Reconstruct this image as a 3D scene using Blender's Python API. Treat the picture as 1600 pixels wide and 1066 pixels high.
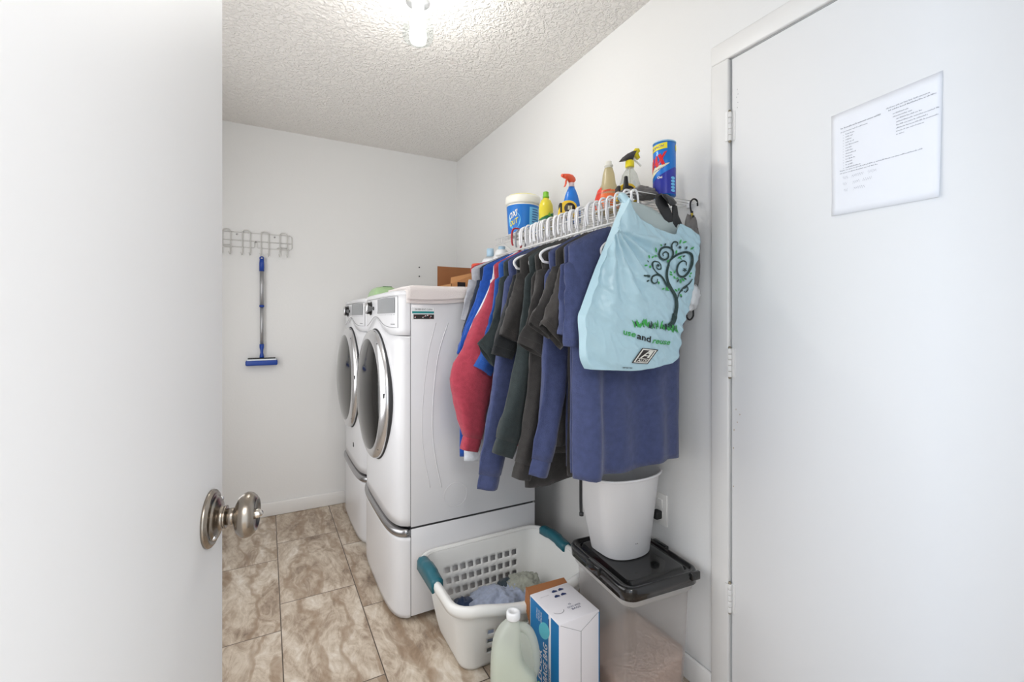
import bpy, bmesh, math, random
from mathutils import Vector, Matrix, noise
random.seed(7)
S = bpy.context.scene
for o in list(bpy.data.objects): bpy.data.objects.remove(o)
COL = S.collection
# ------------------------------------------------------------------ camera
F, H = 710.0, 1.227                      # focal length in pixels of a 1600 frame, eye height
YAW = math.radians(28.4); sn, cs = math.sin(YAW), math.cos(YAW)
cam = bpy.data.cameras.new('camera'); cam_o = bpy.data.objects.new('camera', cam); COL.objects.link(cam_o)
cam.sensor_width = 36; cam.lens = F/1600*36; cam.shift_y = -31/1600
cam.clip_start = 0.02
cam_o.location = (0, 0, H); cam_o.rotation_euler = (math.pi/2, 0, -YAW)
S.camera = cam_o
S.view_settings.view_transform = 'Standard'; S.view_settings.look = 'None'
S.view_settings.gamma = 1; S.view_settings.use_curve_mapping = False
S.view_settings.exposure = 0.76
# ------------------------------------------------------------------ world, added fill lights
W = bpy.data.worlds.new('world'); S.world = W; W.use_nodes = True
bgn = W.node_tree.nodes['Background']; bgn.inputs[0].default_value = (0.84, 0.92, 1.0, 1); bgn.inputs[1].default_value = 1.2
XL_ = -.55
BULB = 112.0                             # strength of the ceiling bulb
def arealight(name, loc, rot, sx, sy, power, color):
    l = bpy.data.lights.new(name, 'AREA'); l.shape = 'RECTANGLE'; l.size = sx; l.size_y = sy; l.energy = power; l.color = color
    o = bpy.data.objects.new(name, l); COL.objects.link(o); o.location = loc; o.rotation_euler = rot; return o
arealight('hall_daylight_fill', (-1.75, -.95, 1.35), (0, math.radians(-90), 0), 1.5, 1.2, 50, (0.60, 0.77, 1.0))  # added unseen bluish fill from the hall, brightens the right door
arealight('left_fill_light', (XL_+.03, 1.75, 1.25), (0, math.radians(-90), 0), 1.5, 1.7, 11, (0.97, 0.98, 1.0))  # added fill on the unseen left wall, evens out the room
arealight('hall_overhead_fill', (0.3, -1.15, 2.36), (math.radians(20), 0, 0), 1.2, 0.8, 22, (1.0, 0.92, 0.86))  # added warm overhead fill behind the camera, no fixture built

# ------------------------------------------------------------------ helpers
def ray(u, v):
    r = (u-800)/F; return (sn+cs*r, cs-sn*r, (502-v)/F)
def atY(u, v, Y): d = ray(u, v); t = Y/d[1]; return Vector((d[0]*t, Y, H+d[2]*t))
def atX(u, v, X): d = ray(u, v); t = X/d[0]; return Vector((X, d[1]*t, H+d[2]*t))
def srgb(c):
    return tuple((x/255/12.92 if x/255 <= .04045 else ((x/255+.055)/1.055)**2.4) for x in c) + (1,)
MATS = {}
def mat(name, c, rough=.6, metal=0, bump=0, bscale=200, var=0, vscale=8, spec=.5, coat=0, sheen=0, trans=0, emit=0, alpha=1, sss=0):
    m = bpy.data.materials.new(name); m.use_nodes = True; MATS[name] = m
    nt = m.node_tree; p = nt.nodes['Principled BSDF']; col = srgb(c)
    p.inputs['Base Color'].default_value = col; p.inputs['Roughness'].default_value = rough
    p.inputs['Metallic'].default_value = metal; p.inputs['Specular IOR Level'].default_value = spec
    p.inputs['Coat Weight'].default_value = coat; p.inputs['Sheen Weight'].default_value = sheen
    p.inputs['Transmission Weight'].default_value = trans; p.inputs['Alpha'].default_value = alpha
    if emit: p.inputs['Emission Color'].default_value = col; p.inputs['Emission Strength'].default_value = emit
    tc = nt.nodes.new('ShaderNodeTexCoord')
    if var:
        n = nt.nodes.new('ShaderNodeTexNoise'); n.inputs['Scale'].default_value = vscale; n.inputs['Detail'].default_value = 5
        r = nt.nodes.new('ShaderNodeValToRGB')
        r.color_ramp.elements[0].position = .3; r.color_ramp.elements[1].position = .7
        r.color_ramp.elements[0].color = tuple(x*(1-var) for x in col[:3])+(1,); r.color_ramp.elements[1].color = tuple(min(1, x*(1+var)) for x in col[:3])+(1,)
        nt.links.new(tc.outputs['Object'], n.inputs['Vector']); nt.links.new(n.outputs['Fac'], r.inputs[0]); nt.links.new(r.outputs[0], p.inputs['Base Color'])
    if bump:
        n = nt.nodes.new('ShaderNodeTexNoise'); n.inputs['Scale'].default_value = bscale; n.inputs['Detail'].default_value = 3
        b = nt.nodes.new('ShaderNodeBump'); b.inputs['Strength'].default_value = bump; b.inputs['Distance'].default_value = .002
        nt.links.new(tc.outputs['Object'], n.inputs['Vector']); nt.links.new(n.outputs['Fac'], b.inputs['Height']); nt.links.new(b.outputs[0], p.inputs['Normal'])
    return m
def clearmat(name, c, thru=.6, rough=.2, gloss=.12):
    """thin see-through plastic or glass: straight-through light + tinted diffuse/translucent + gloss"""
    m = bpy.data.materials.new(name); m.use_nodes = True; MATS[name] = m; nt = m.node_tree
    for n in list(nt.nodes): nt.nodes.remove(n)
    col = srgb(c); out = nt.nodes.new('ShaderNodeOutputMaterial')
    tr = nt.nodes.new('ShaderNodeBsdfTransparent'); tr.inputs[0].default_value = tuple(.5+.5*x for x in col[:3])+(1,)
    di = nt.nodes.new('ShaderNodeBsdfDiffuse'); di.inputs[0].default_value = col
    tl = nt.nodes.new('ShaderNodeBsdfTranslucent'); tl.inputs[0].default_value = col
    gl = nt.nodes.new('ShaderNodeBsdfGlossy'); gl.inputs['Roughness'].default_value = rough
    a = nt.nodes.new('ShaderNodeMixShader'); a.inputs[0].default_value = .45
    b = nt.nodes.new('ShaderNodeMixShader'); b.inputs[0].default_value = thru
    d = nt.nodes.new('ShaderNodeMixShader')
    fr = nt.nodes.new('ShaderNodeLayerWeight'); fr.inputs[0].default_value = .25
    mu = nt.nodes.new('ShaderNodeMath'); mu.operation = 'MULTIPLY'; mu.inputs[1].default_value = gloss*2.5
    L = nt.links.new
    L(di.outputs[0], a.inputs[1]); L(tl.outputs[0], a.inputs[2]); L(a.outputs[0], b.inputs[1]); L(tr.outputs[0], b.inputs[2])
    L(fr.outputs['Facing'], mu.inputs[0]); L(mu.outputs[0], d.inputs[0]); L(b.outputs[0], d.inputs[1]); L(gl.outputs[0], d.inputs[2]); L(d.outputs[0], out.inputs[0])
    return m

class MB:
    def __init__(s): s.v = []; s.f = []; s.m = []; s.s = []
    def add(s, vs, fs, m=0, smooth=True):
        b = len(s.v); s.v += [tuple(x) for x in vs]
        for f in fs: s.f.append(tuple(b+i for i in f)); s.m.append(m); s.s.append(smooth)
    def bm(s, bmx, m=0, smooth=True, M=None):
        bmx.verts.index_update()
        s.add([(M @ v.co if M else v.co) for v in bmx.verts], [[v.index for v in f.verts] for f in bmx.faces], m, smooth); bmx.free()
    def box(s, lo, hi, m=0, bev=0, M=None, seg=2):
        b = bmesh.new(); bmesh.ops.create_cube(b, size=1)
        lo, hi = Vector(lo), Vector(hi)
        for v in b.verts: v.co = Vector([(lo[i]+hi[i])/2+v.co[i]*(hi[i]-lo[i]) for i in range(3)])
        if bev: bmesh.ops.bevel(b, geom=list(b.edges), offset=bev, segments=seg, profile=.5, affect='EDGES')
        s.bm(b, m, bool(bev), M)
    def loft(s, rings, m=0, close=True, cap=True, smooth=True):
        n = len(rings[0]); vs = [p for r in rings for p in r]; fs = []
        for i in range(len(rings)-1):
            for j in range(n if close else n-1):
                k = (j+1) % n; fs.append((i*n+j, i*n+k, (i+1)*n+k, (i+1)*n+j))
        if cap and close: fs.append(tuple(range(n))[::-1]); fs.append(tuple((len(rings)-1)*n+j for j in range(n)))
        s.add(vs, fs, m, smooth)
    def tube(s, pts, r, m=0, n=8, closed=False, cap=True):
        pts = [Vector(p) for p in pts]; N = len(pts); rings = []
        rr = r if isinstance(r, (list, tuple)) else [r]*N
        up = None
        for i, p in enumerate(pts):
            a = pts[i-1] if (i > 0 or closed) else p; b = pts[(i+1) % N] if (i < N-1 or closed) else p
            t = (b-a).normalized()
            if up is None:
                up = Vector((0, 0, 1)) if abs(t.z) < .9 else Vector((1, 0, 0))
            x = up.cross(t)
            if x.length < 1e-5: x = Vector((0, 1, 0)).cross(t)
            x.normalize(); y = t.cross(x); up = y
            rings.append([p+(x*math.cos(2*math.pi*k/n)+y*math.sin(2*math.pi*k/n))*rr[i] for k in range(n)])
        if closed: rings.append(rings[0])
        s.loft(rings, m, cap=cap and not closed)
    def lathe(s, prof, M=None, m=0, n=32, cap=True, sx=1, sy=1):
        rings = []
        for (r, z) in prof:
            rings.append([Vector((r*math.cos(2*math.pi*k/n)*sx, r*math.sin(2*math.pi*k/n)*sy, z)) for k in range(n)])
        if M is None: M = Matrix.Identity(4)
        rings = [[M @ p for p in r] for r in rings]
        s.loft(rings, m, cap=cap)
    def grid(s, fn, nu, nv, m=0, skip=None):
        vs = [fn(i/nu, j/nv) for j in range(nv+1) for i in range(nu+1)]; fs = []
        for j in range(nv):
            for i in range(nu):
                if skip and skip(i, j): continue
                a = j*(nu+1)+i; fs.append((a, a+1, a+nu+2, a+nu+1))
        s.add(vs, fs, m)
    def build(s, name, mats, parent=None, solid=0, bevel=0, sub=0, offset=0, weld=False):
        me = bpy.data.meshes.new(name); me.from_pydata(s.v, [], s.f)
        if not isinstance(mats, (list, tuple)): mats = [mats]
        for m in mats: me.materials.append(MATS[m] if isinstance(m, str) else m)
        for i, p in enumerate(me.polygons): p.material_index = s.m[i]; p.use_smooth = s.s[i]
        b = bmesh.new(); b.from_mesh(me)
        if weld: bmesh.ops.remove_doubles(b, verts=b.verts, dist=1e-5)
        bmesh.ops.recalc_face_normals(b, faces=b.faces); b.to_mesh(me); b.free()
        o = bpy.data.objects.new(name, me); COL.objects.link(o)
        if parent: o.parent = parent; o.matrix_parent_inverse = parent_inv(parent)
        if sub: md = o.modifiers.new('sub', 'SUBSURF'); md.levels = sub; md.render_levels = sub
        if solid: md = o.modifiers.new('solid', 'SOLIDIFY'); md.thickness = solid; md.offset = offset
        if bevel:
            md = o.modifiers.new('bev', 'BEVEL'); md.width = bevel; md.segments = 2; md.limit_method = 'ANGLE'
        return o
def parent_inv(p):
    def world(q): return (world(q.parent) @ q.matrix_parent_inverse @ q.matrix_basis) if q.parent else q.matrix_basis.copy()
    return world(p).inverted()
def thing(name, label, cat, loc, group=None):
    o = bpy.data.objects.new(name, None); COL.objects.link(o); o.location = loc; o.empty_display_size = .05
    o['label'] = label; o['category'] = cat
    if group: o['group'] = group
    return o
def tag(o, label, cat, group=None, kind=None):
    o['label'] = label; o['category'] = cat
    if group: o['group'] = group
    if kind: o['kind'] = kind
    return o
def struct(o, label=None):
    o['kind'] = 'structure'
    if label: o['label'] = label
    return o
def rot_to(axis, loc):            # matrix that takes +Z to axis
    return Matrix.Translation(loc) @ Vector(axis).to_track_quat('Z', 'Y').to_matrix().to_4x4()
_tc = {}
def text2d(txt, shear=0, ext=0):
    k = (txt, shear)
    if k not in _tc:
        cu = bpy.data.curves.new('t', 'FONT'); cu.body = txt; cu.size = 1; cu.shear = shear; cu.resolution_u = 3; cu.offset = ext
        o = bpy.data.objects.new('t', cu); COL.objects.link(o)
        dg = bpy.context.evaluated_depsgraph_get(); me = bpy.data.meshes.new_from_object(o.evaluated_get(dg))
        vs = [(v.co.x, v.co.y) for v in me.vertices]; fs = [tuple(p.vertices) for p in me.polygons]
        bpy.data.objects.remove(o); bpy.data.curves.remove(cu); bpy.data.meshes.remove(me)
        x1 = max(v[0] for v in vs); _tc[k] = (vs, fs, x1)
    return _tc[k]
def put_text(mb, txt, fn, w, h, m=0, shear=0, bold=0.0):
    """lay text on a surface: fn(a,b)->point, a in 0..w along the line, b in 0..h upward"""
    vs, fs, x1 = text2d(txt, shear, bold)
    mb.add([fn(v[0]/x1*w, v[1]/.7*h) for v in vs], fs, m, False)
def smooth(pts, k=6):
    pts = [Vector(p) for p in pts]; out = []
    for i in range(len(pts)-1):
        p0 = pts[max(i-1, 0)]; p1 = pts[i]; p2 = pts[i+1]; p3 = pts[min(i+2, len(pts)-1)]
        for j in range(k):
            t = j/k
            out.append(.5*((2*p1)+(p2-p0)*t+(2*p0-5*p1+4*p2-p3)*t*t+(3*p1-p0-3*p2+p3)*t**3))
    out.append(pts[-1]); return out
def N3(x, y, z, s=1): return noise.noise(Vector((x*s, y*s, z*s)))

# ------------------------------------------------------------------ materials
mat('wall_paint', (228, 227, 225), .75, bump=.22, bscale=90)
mat('trim_paint', (226, 224, 221), .4)
mat('door_paint', (228, 227, 226), .5, spec=.4)
mat('appliance_white', (216, 216, 218), .28, coat=.25)
mat('white_plastic', (233, 233, 235), .35)
mat('basket_plastic', (226, 226, 223), .38)
mat('seam_dark', (40, 40, 42), .6)
mat('chrome', (222, 222, 224), .24, .92)
mat('chrome_dull', (176, 176, 178), .26, 1)
mat('nickel', (156, 147, 136), .27, 1, var=.08, vscale=30)
mat('nickel_bright', (214, 208, 200), .14, 1)
mat('black_plastic', (19, 19, 20), .14, coat=.4)
mat('black_matte', (22, 22, 23), .55)
mat('black_nylon', (38, 38, 40), .55, bump=.4, bscale=400)
mat('wire_white', (232, 232, 230), .35)
mat('wire_grey', (206, 204, 200), .35)
mat('hanger_white', (236, 236, 238), .28)
mat('hanger_grey', (150, 152, 158), .35)
mat('hanger_red', (176, 36, 48), .35)
mat('teal_grip', (20, 92, 106), .4)
mat('smoked_glass', (74, 74, 74), .10, 1)
mat('silver_glass', (112, 112, 110), .13, 1)
mat('display_grey', (138, 140, 142), .3)
mat('mark_grey', (150, 150, 152), .6)
mat('brass', (150, 140, 120), .5, .6)
mat('outlet', (236, 234, 230), .4)
mat('terry', (232, 224, 220), .95, bump=1.0, bscale=420, sheen=.4)
mat('cardboard', (190, 138, 88), .8, var=.08)
mat('cardboard_dark', (150, 98, 60), .85, var=.08)
mat('blue_squeegee', (16, 62, 152), .35)
mat('aluminium', (176, 176, 178), .42, .8)
mat('foam_white', (225, 232, 238), .9)
def floor_mat():
    m = bpy.data.materials.new('travertine_tile'); m.use_nodes = True; MATS['floor'] = m; nt = m.node_tree; L = nt.links.new
    p = nt.nodes['Principled BSDF']; p.inputs['Roughness'].default_value = .42
    def nd(t, **k):
        n = nt.nodes.new(t)
        for a, b in k.items(): n.inputs[a].default_value = b
        return n
    tc = nd('ShaderNodeTexCoord'); sp = nd('ShaderNodeSeparateXYZ'); L(tc.outputs['Object'], sp.inputs[0])
    ax = nt.nodes.new('ShaderNodeMath'); ax.operation = 'SUBTRACT'; ax.inputs[1].default_value = 2.02
    ay = nt.nodes.new('ShaderNodeMath'); ay.operation = 'SUBTRACT'; ay.inputs[1].default_value = .052
    L(sp.outputs[1], ax.inputs[0]); L(sp.outputs[0], ay.inputs[0])
    cb = nd('ShaderNodeCombineXYZ'); L(ax.outputs[0], cb.inputs[0]); L(ay.outputs[0], cb.inputs[1])
    br = nt.nodes.new('ShaderNodeTexBrick'); L(cb.outputs[0], br.inputs['Vector'])
    br.offset = .69; br.offset_frequency = 2; br.squash = 1
    for k, v in (('Scale', 1), ('Mortar Size', .0022), ('Mortar Smooth', .3), ('Brick Width', .61), ('Row Height', .312), ('Bias', 0)): br.inputs[k].default_value = v
    br.inputs['Color1'].default_value = (0, 0, 0, 1); br.inputs['Color2'].default_value = (1, 1, 1, 1); br.inputs['Mortar'].default_value = (.5, .5, .5, 1)
    off = nt.nodes.new('ShaderNodeVectorMath'); off.operation = 'MULTIPLY'; off.inputs[1].default_value = (7, 3, 9); L(br.outputs['Color'], off.inputs[0])
    add = nt.nodes.new('ShaderNodeVectorMath'); add.operation = 'ADD'; L(tc.outputs['Object'], add.inputs[0]); L(off.outputs[0], add.inputs[1])
    mp = nt.nodes.new('ShaderNodeMapping'); mp.inputs['Scale'].default_value = (1.0, .42, 1); L(add.outputs[0], mp.inputs[0])
    n1 = nd('ShaderNodeTexNoise', Scale=5.5, Detail=8, Roughness=.62, Distortion=1.6); L(mp.outputs[0], n1.inputs['Vector'])
    n2 = nd('ShaderNodeTexNoise', Scale=16, Detail=9, Roughness=.7, Distortion=2.4); L(mp.outputs[0], n2.inputs['Vector'])
    mx = nt.nodes.new('ShaderNodeMixRGB'); mx.inputs[0].default_value = .42; L(n1.outputs['Fac'], mx.inputs[1]); L(n2.outputs['Fac'], mx.inputs[2])
    r = nt.nodes.new('ShaderNodeValToRGB'); cr = r.color_ramp; cr.elements[0].position = .36; cr.elements[1].position = .66
    cr.elements[0].color = srgb((122, 104, 88)); cr.elements[1].color = srgb((222, 214, 202))
    e = cr.elements.new(.45); e.color = srgb((166, 148, 129)); e = cr.elements.new(.54); e.color = srgb((198, 184, 166))
    L(mx.outputs[0], r.inputs[0])
    # pale thin veins
    w = nt.nodes.new('ShaderNodeTexWave'); w.wave_type = 'BANDS'; w.bands_direction = 'X'
    for k, v in (('Scale', 2.2), ('Distortion', 14), ('Detail', 4), ('Detail Scale', 1.3), ('Detail Roughness', .6)): w.inputs[k].default_value = v
    L(mp.outputs[0], w.inputs['Vector'])
    wr = nt.nodes.new('ShaderNodeValToRGB'); wr.color_ramp.elements[0].position = .0; wr.color_ramp.elements[0].color = (.62, .62, .62, 1)
    wr.color_ramp.elements[1].position = .16; wr.color_ramp.elements[1].color = (0, 0, 0, 1); L(w.outputs['Fac'], wr.inputs[0])
    m2 = nt.nodes.new('ShaderNodeMixRGB'); L(wr.outputs[0], m2.inputs[0]); L(r.outputs[0], m2.inputs[1]); m2.inputs[2].default_value = srgb((146, 122, 98))
    m3 = nt.nodes.new('ShaderNodeMixRGB'); L(br.outputs['Fac'], m3.inputs[0]); L(m2.outputs[0], m3.inputs[1]); m3.inputs[2].default_value = srgb((84, 72, 62))
    L(m3.outputs[0], p.inputs['Base Color'])
    b = nt.nodes.new('ShaderNodeBump'); b.inputs['Strength'].default_value = .4; b.inputs['Distance'].default_value = .002; b.invert = True
    L(br.outputs['Fac'], b.inputs['Height']); L(b.outputs[0], p.inputs['Normal'])
floor_mat()
def ceil_mat():
    m = bpy.data.materials.new('knockdown_ceiling'); m.use_nodes = True; MATS['ceiling'] = m; nt = m.node_tree; L = nt.links.new
    p = nt.nodes['Principled BSDF']; p.inputs['Roughness'].default_value = .9; p.inputs['Base Color'].default_value = srgb((234, 230, 225))
    tc = nt.nodes.new('ShaderNodeTexCoord')
    n = nt.nodes.new('ShaderNodeTexNoise'); n.inputs['Scale'].default_value = 62; n.inputs['Detail'].default_value = 2.5; n.inputs['Distortion'].default_value = .7
    r = nt.nodes.new('ShaderNodeValToRGB'); r.color_ramp.elements[0].position = .42; r.color_ramp.elements[1].position = .62
    b = nt.nodes.new('ShaderNodeBump'); b.inputs['Strength'].default_value = .75; b.inputs['Distance'].default_value = .006
    L(tc.outputs['Object'], n.inputs['Vector']); L(n.outputs['Fac'], r.inputs[0]); L(r.outputs[0], b.inputs['Height']); L(b.outputs[0], p.inputs['Normal'])
ceil_mat()

# ------------------------------------------------------------------ room shell
XR, XL, YB, ZC = 1.277, -.55, 3.244, 2.44
YF = -.04
def slab(name, lo, hi, m, label=None, bev=0):
    b = MB(); b.box(lo, hi, 0, bev); return struct(b.build(name, m), label)
slab('floor', (XL-.1, -2.2, -.05), (XR+.1, YB+.1, 0), 'floor')
slab('ceiling', (XL-.1, YF-.12, ZC), (XR+.1, YB+.1, ZC+.05), 'ceiling')
slab('wall_back', (XL-.1, YB, 0), (XR+.1, YB+.1, ZC), 'wall_paint')
slab('wall_left', (XL-.1, YF-.12, 0), (XL, YB, ZC), 'wall_paint')
# right wall with the door opening
DY0, DY1, DZ = .150, .922, 2.045
b = MB(); b.box((XR, DY1, 0), (XR+.1, YB, ZC)); b.box((XR, YF-.12, 0), (XR+.1, DY0, ZC)); b.box((XR, DY0, DZ), (XR+.1, DY1, ZC))
struct(b.build('wall_right', 'wall_paint'))
# front wall around the doorway in which the camera stands
b = MB(); b.box((XL, YF-.12, 0), (-.24, YF, ZC)); b.box((.56, YF-.12, 0), (XR, YF, ZC)); b.box((-.24, YF-.12, 2.06), (.56, YF, ZC))
struct(b.build('wall_front', 'wall_paint'))
def baseboard(name, lo, hi, axis):
    b = MB(); b.box(lo, hi, 0, .006); struct(b.build(name, 'trim_paint'))
baseboard('baseboard_back', (XL, YB-.013, 0), (XR, YB, .085), 0)
baseboard('baseboard_right', (XR-.013, .985, 0), (XR, YB-.013, .085), 1)
baseboard('baseboard_left', (XL, .1, 0), (XL+.013, YB-.013, .085), 1)
# frame added round the left fill light, hidden from the camera by the open door
b = MB()
for lo, hi in (((XL, .85, .45), (XL+.02, .90, 2.05)), ((XL, 2.60, .45), (XL+.02, 2.65, 2.05)), ((XL, .85, .42), (XL+.03, 2.65, .50)), ((XL, .85, 2.0), (XL+.02, 2.65, 2.05))): b.box(lo, hi, 0, .003)
struct(b.build('left_fill_frame', 'trim_paint'))
# casing of the right door
b = MB(); cw = .062
def casing(lo, hi): b.box(lo, hi, 0, .004)
casing((XR-.016, DY1, 0), (XR, DY1+cw, DZ)); casing((XR-.016, DY0-cw, 0), (XR, DY0, DZ)); casing((XR-.016, DY0-cw, DZ+.0002), (XR, DY1+cw, DZ+cw))
struct(b.build('trim_1', 'trim_paint'))
# dark jamb behind
b = MB(); b.box((XR+.001, DY0, 0), (XR+.1, DY0+.004, DZ)); b.box((XR+.034, DY1-.004, 0), (XR+.1, DY1, DZ)); b.box((XR+.034, DY0, DZ-.004), (XR+.1, DY1, DZ)); b.box((XR+.075, DY0, 0), (XR+.1, DY1, DZ))
struct(b.build('trim_2', 'trim_paint'))
# the closed door on the right
dr = thing('door_1', 'flat white closed door on the right wall, hinged at its far edge, paper sheet on it', 'door', (XR, .53, 0)); dr['kind'] = 'structure'
b = MB(); b.box((XR-.004, DY0+.003, .008), (XR+.031, DY1-.0045, DZ-.004), 0, .0015); b.build('panel', 'door_paint', dr)
for zc in (1.832, 1.098, .367):
    b = MB(); yk = DY1-.002; xk = XR-.011
    for k in range(5):
        z0 = zc-.045+k*.018; b.lathe([(.0058, z0+.0007), (.0064, z0+.002), (.0064, z0+.0155), (.0058, z0+.0172)], Matrix.Translation((xk, yk, 0)), 0, 12)
    b.box((XR-.0062, yk-.014, zc-.045), (XR-.0035, yk-.002, zc+.045), 0); b.box((XR-.019, yk+.001, zc-.045), (XR-.0155, yk+.010, zc+.045), 0)
    b.lathe([(.003, zc-.05), (.0045, zc-.047), (.0045, zc+.047), (.003, zc+.051)], Matrix.Translation((xk, yk, 0)), 1, 10)
    b.build('hinge', ['trim_paint', 'brass'], dr)
# stains and scratches on the door edge and slab
mat('stain', (190, 172, 150), .6); mat('scuff', (170, 170, 172), .6)
b = MB(); random.seed(3)
def blot(c, r, X, m=0):
    n = 9; rr = [r*(.6+.6*random.random()) for _ in range(n)]
    b.add([(X, c[0]+rr[k]*math.cos(2*math.pi*k/n)*.8, c[1]+rr[k]*math.sin(2*math.pi*k/n)*1.3) for k in range(n)], [tuple(range(n))], m, False)
for u, v in ((1150, 640), (1156, 648), (1152, 660), (1147, 672), (1146, 760), (1146, 700)):
    p = atX(u, v, XR-.0045); blot((p.y, p.z), .0022, XR-.0045)
for u, v in ((1152, 140), (1153, 147), (1151, 152), (1153, 160), (1152, 168)):
    p = atX(u, v, XR-.0045); blot((p.y, p.z), .0016, XR-.0045, 1)
b.build('stain', ['stain', 'scuff'], dr)

# ------------------------------------------------------------------ paper sheet on the right door
mat('paper', (233, 233, 236), .6); mat('print_grey', (120, 120, 128), .7); mat('pen_grey', (150, 150, 156), .7)
XP = XR-.0052
P00 = atX(1300, 338, XP); P10 = atX(1469, 308, XP); P11 = atX(1473, 110, XP); P01 = atX(1299, 182, XP)
pr = thing('paper_sheet', 'white printed sheet with two lists and handwriting stuck on the right door', 'paper', P00)
yA, yB_, zA, zB = (P00.y+P01.y)/2, (P10.y+P11.y)/2, (P00.z+P10.z)/2, (P01.z+P11.z)/2
def pp(a, c, off=0):          # bilinear between sheet corners
    y = P00.y*(1-a)*(1-c)+P10.y*a*(1-c)+P11.y*a*c+P01.y*(1-a)*c; z = P00.z*(1-a)*(1-c)+P10.z*a*(1-c)+P11.z*a*c+P01.z*(1-a)*c
    return Vector((XP-off-.004*max(0, (a-.9))*10*(1-c)-.0025*max(0, .12-c)/.12, y, z))
b = MB(); b.grid(lambda i, j: pp(i, j), 20, 14); b.build('sheet', 'paper', pr, solid=.0004)
b = MB(); random.seed(12)
def words(a0, a1, c, h, m=0):
    a = a0
    while a < a1:
        w = random.uniform(.012, .04); e = min(a+w, a1)
        # a word as a run of letter-like strokes
        x = a
        while x < e:
            hh = h*random.choice((.55, .6, .9, .6)); lw = .0032
            b.add([pp(x, c, .0006), pp(x+lw, c, .0006), pp(x+lw*1.1, c+hh, .0006), pp(x+.0006, c+hh, .0006)], [(0, 1, 2, 3)], m, False)
            b.add([pp(x, c+hh*.35, .0006), pp(x+.007, c+hh*.35, .0006), pp(x+.007, c+hh*.55, .0006), pp(x, c+hh*.55, .0006)], [(0, 1, 2, 3)], m, False)
            x += .0085
        a = e+.008
words(.10, .49, .83, .018); words(.10, .37, .795, .013)
for k, e in enumerate((.23, .22, .21, .23, .28, .21, .22, .25, .22, .24, .21, .22, .30)):
    c = .765-k*.027; words(.15, e, c, .013); words(.125, .128, c, .008)
words(.54, .90, .86, .014); words(.56, .95, .835, .014)
for k, (s_, e) in enumerate(((.60, .73), (.60, .76), (.63, .85), (.63, .98), (.63, .89), (.63, .97), (.63, .86), (.63, .70))): words(s_, e, .795-k*.027, .013)
words(.09, .85, .42+.0, .012); words(.09, .46, .395, .012)
def hand(a0, c, segs):
    for s_ in segs:
        a = a0+s_[0]; pts = [pp(a+i*.006, c+.02*math.sin(i*2.1+s_[0]*50)*random.uniform(.4, 1)+.008, .0008) for i in range(int(s_[1]/.006))]
        for i in range(len(pts)-1): 
            d = Vector((0, 0, .0009)); b.add([pts[i], pts[i+1], pts[i+1]+d, pts[i]+d], [(0, 1, 2, 3)], 1, False)
hand(.12, .34, ((0, .06), (.09, .13), (.25, .09))); hand(.12, .28, ((0, .05), (.1, .08), (.2, .1))); hand(.13, .22, ((0, .05), (.1, .12)))
b.build('printed_text', ['print_grey', 'pen_grey'], pr)

# ------------------------------------------------------------------ open door on the left
dl = thing('door_2', 'flat white open door filling the left side, round nickel knob near its edge', 'door', (-.052, .726, 0)); dl['kind'] = 'structure'
E = Vector((-.052, .726, 0)); dn = Vector((.980, -.198, 0)); dd = Vector((.198, .980, 0))
MD = Matrix(((dd.x, dn.x, 0, E.x), (dd.y, dn.y, 0, E.y), (0, 0, 1, 0), (0, 0, 0, 1)))   # local x along door, y out of its face
b = MB(); b.box((-.757, -.035, .010), (0, 0, 2.04), 0, .0015, MD); b.build('panel', 'door_paint', dl)
b = MB(); b.box((-.030, -.031, .92), (.0012, -.004, 1.04), 0, 0, MD); b.build('latch_plate', 'nickel', dl)
KZ = .981; KC = MD @ Vector((-.050, 0, KZ))
MK = rot_to(dn, KC)
kn = bpy.data.objects.new('door_knob', None); COL.objects.link(kn); kn.parent = dl; kn.location = KC-Vector(dl.location); kn.empty_display_size = .03
def kpart(name, prof, m, n=40):
    b = MB(); b.lathe(prof, MK, 0, n); return b.build(name, m, kn)
kpart('rose', [(.0005, 0), (.0345, 0), (.0350, .0015), (.0345, .0035), (.0325, .0040), (.0322, .0055), (.0300, .0062), (.0285, .0066), (.0275, .0060), (.0262, .0085), (.0225, .0105), (.0175, .0115), (.0142, .0135), (.0130, .0160), (.0138, .0168), (.0138, .0182), (.0120, .0186), (.0005, .0186)], 'nickel', 48)
kpart('neck', [(.0005, .018), (.0100, .018), (.0100, .0300), (.0005, .0300)], 'nickel')
kpart('knob', [(.0005, .0285), (.0110, .0285), (.0165, .0295), (.0225, .0325), (.0262, .0370), (.0276, .0405), (.0274, .0430), (.0262, .0470), (.0240, .0492), (.0234, .0502), (.0205, .0520), (.0198, .0528), (.0180, .0526), (.0165, .0508), (.0100, .0500), (.0005, .0500)], 'nickel', 48)
kpart('lock_button', [(.0005, .049), (.0062, .049), (.0066, .0515), (.0052, .0550), (.0030, .0588), (.0012, .0596), (.0003, .0597)], 'nickel_bright', 24)
b = MB()
for a in (50, 230):
    q = Vector((math.cos(math.radians(a))*.0235, math.sin(math.radians(a))*.0235, .0085)); b.lathe([(.0003, .003), (.003, .0022), (.0034, 0), (.0034, -.003)], MK @ Matrix.Translation(q), 0, 12)
b.build('screw', 'chrome', kn)

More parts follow.
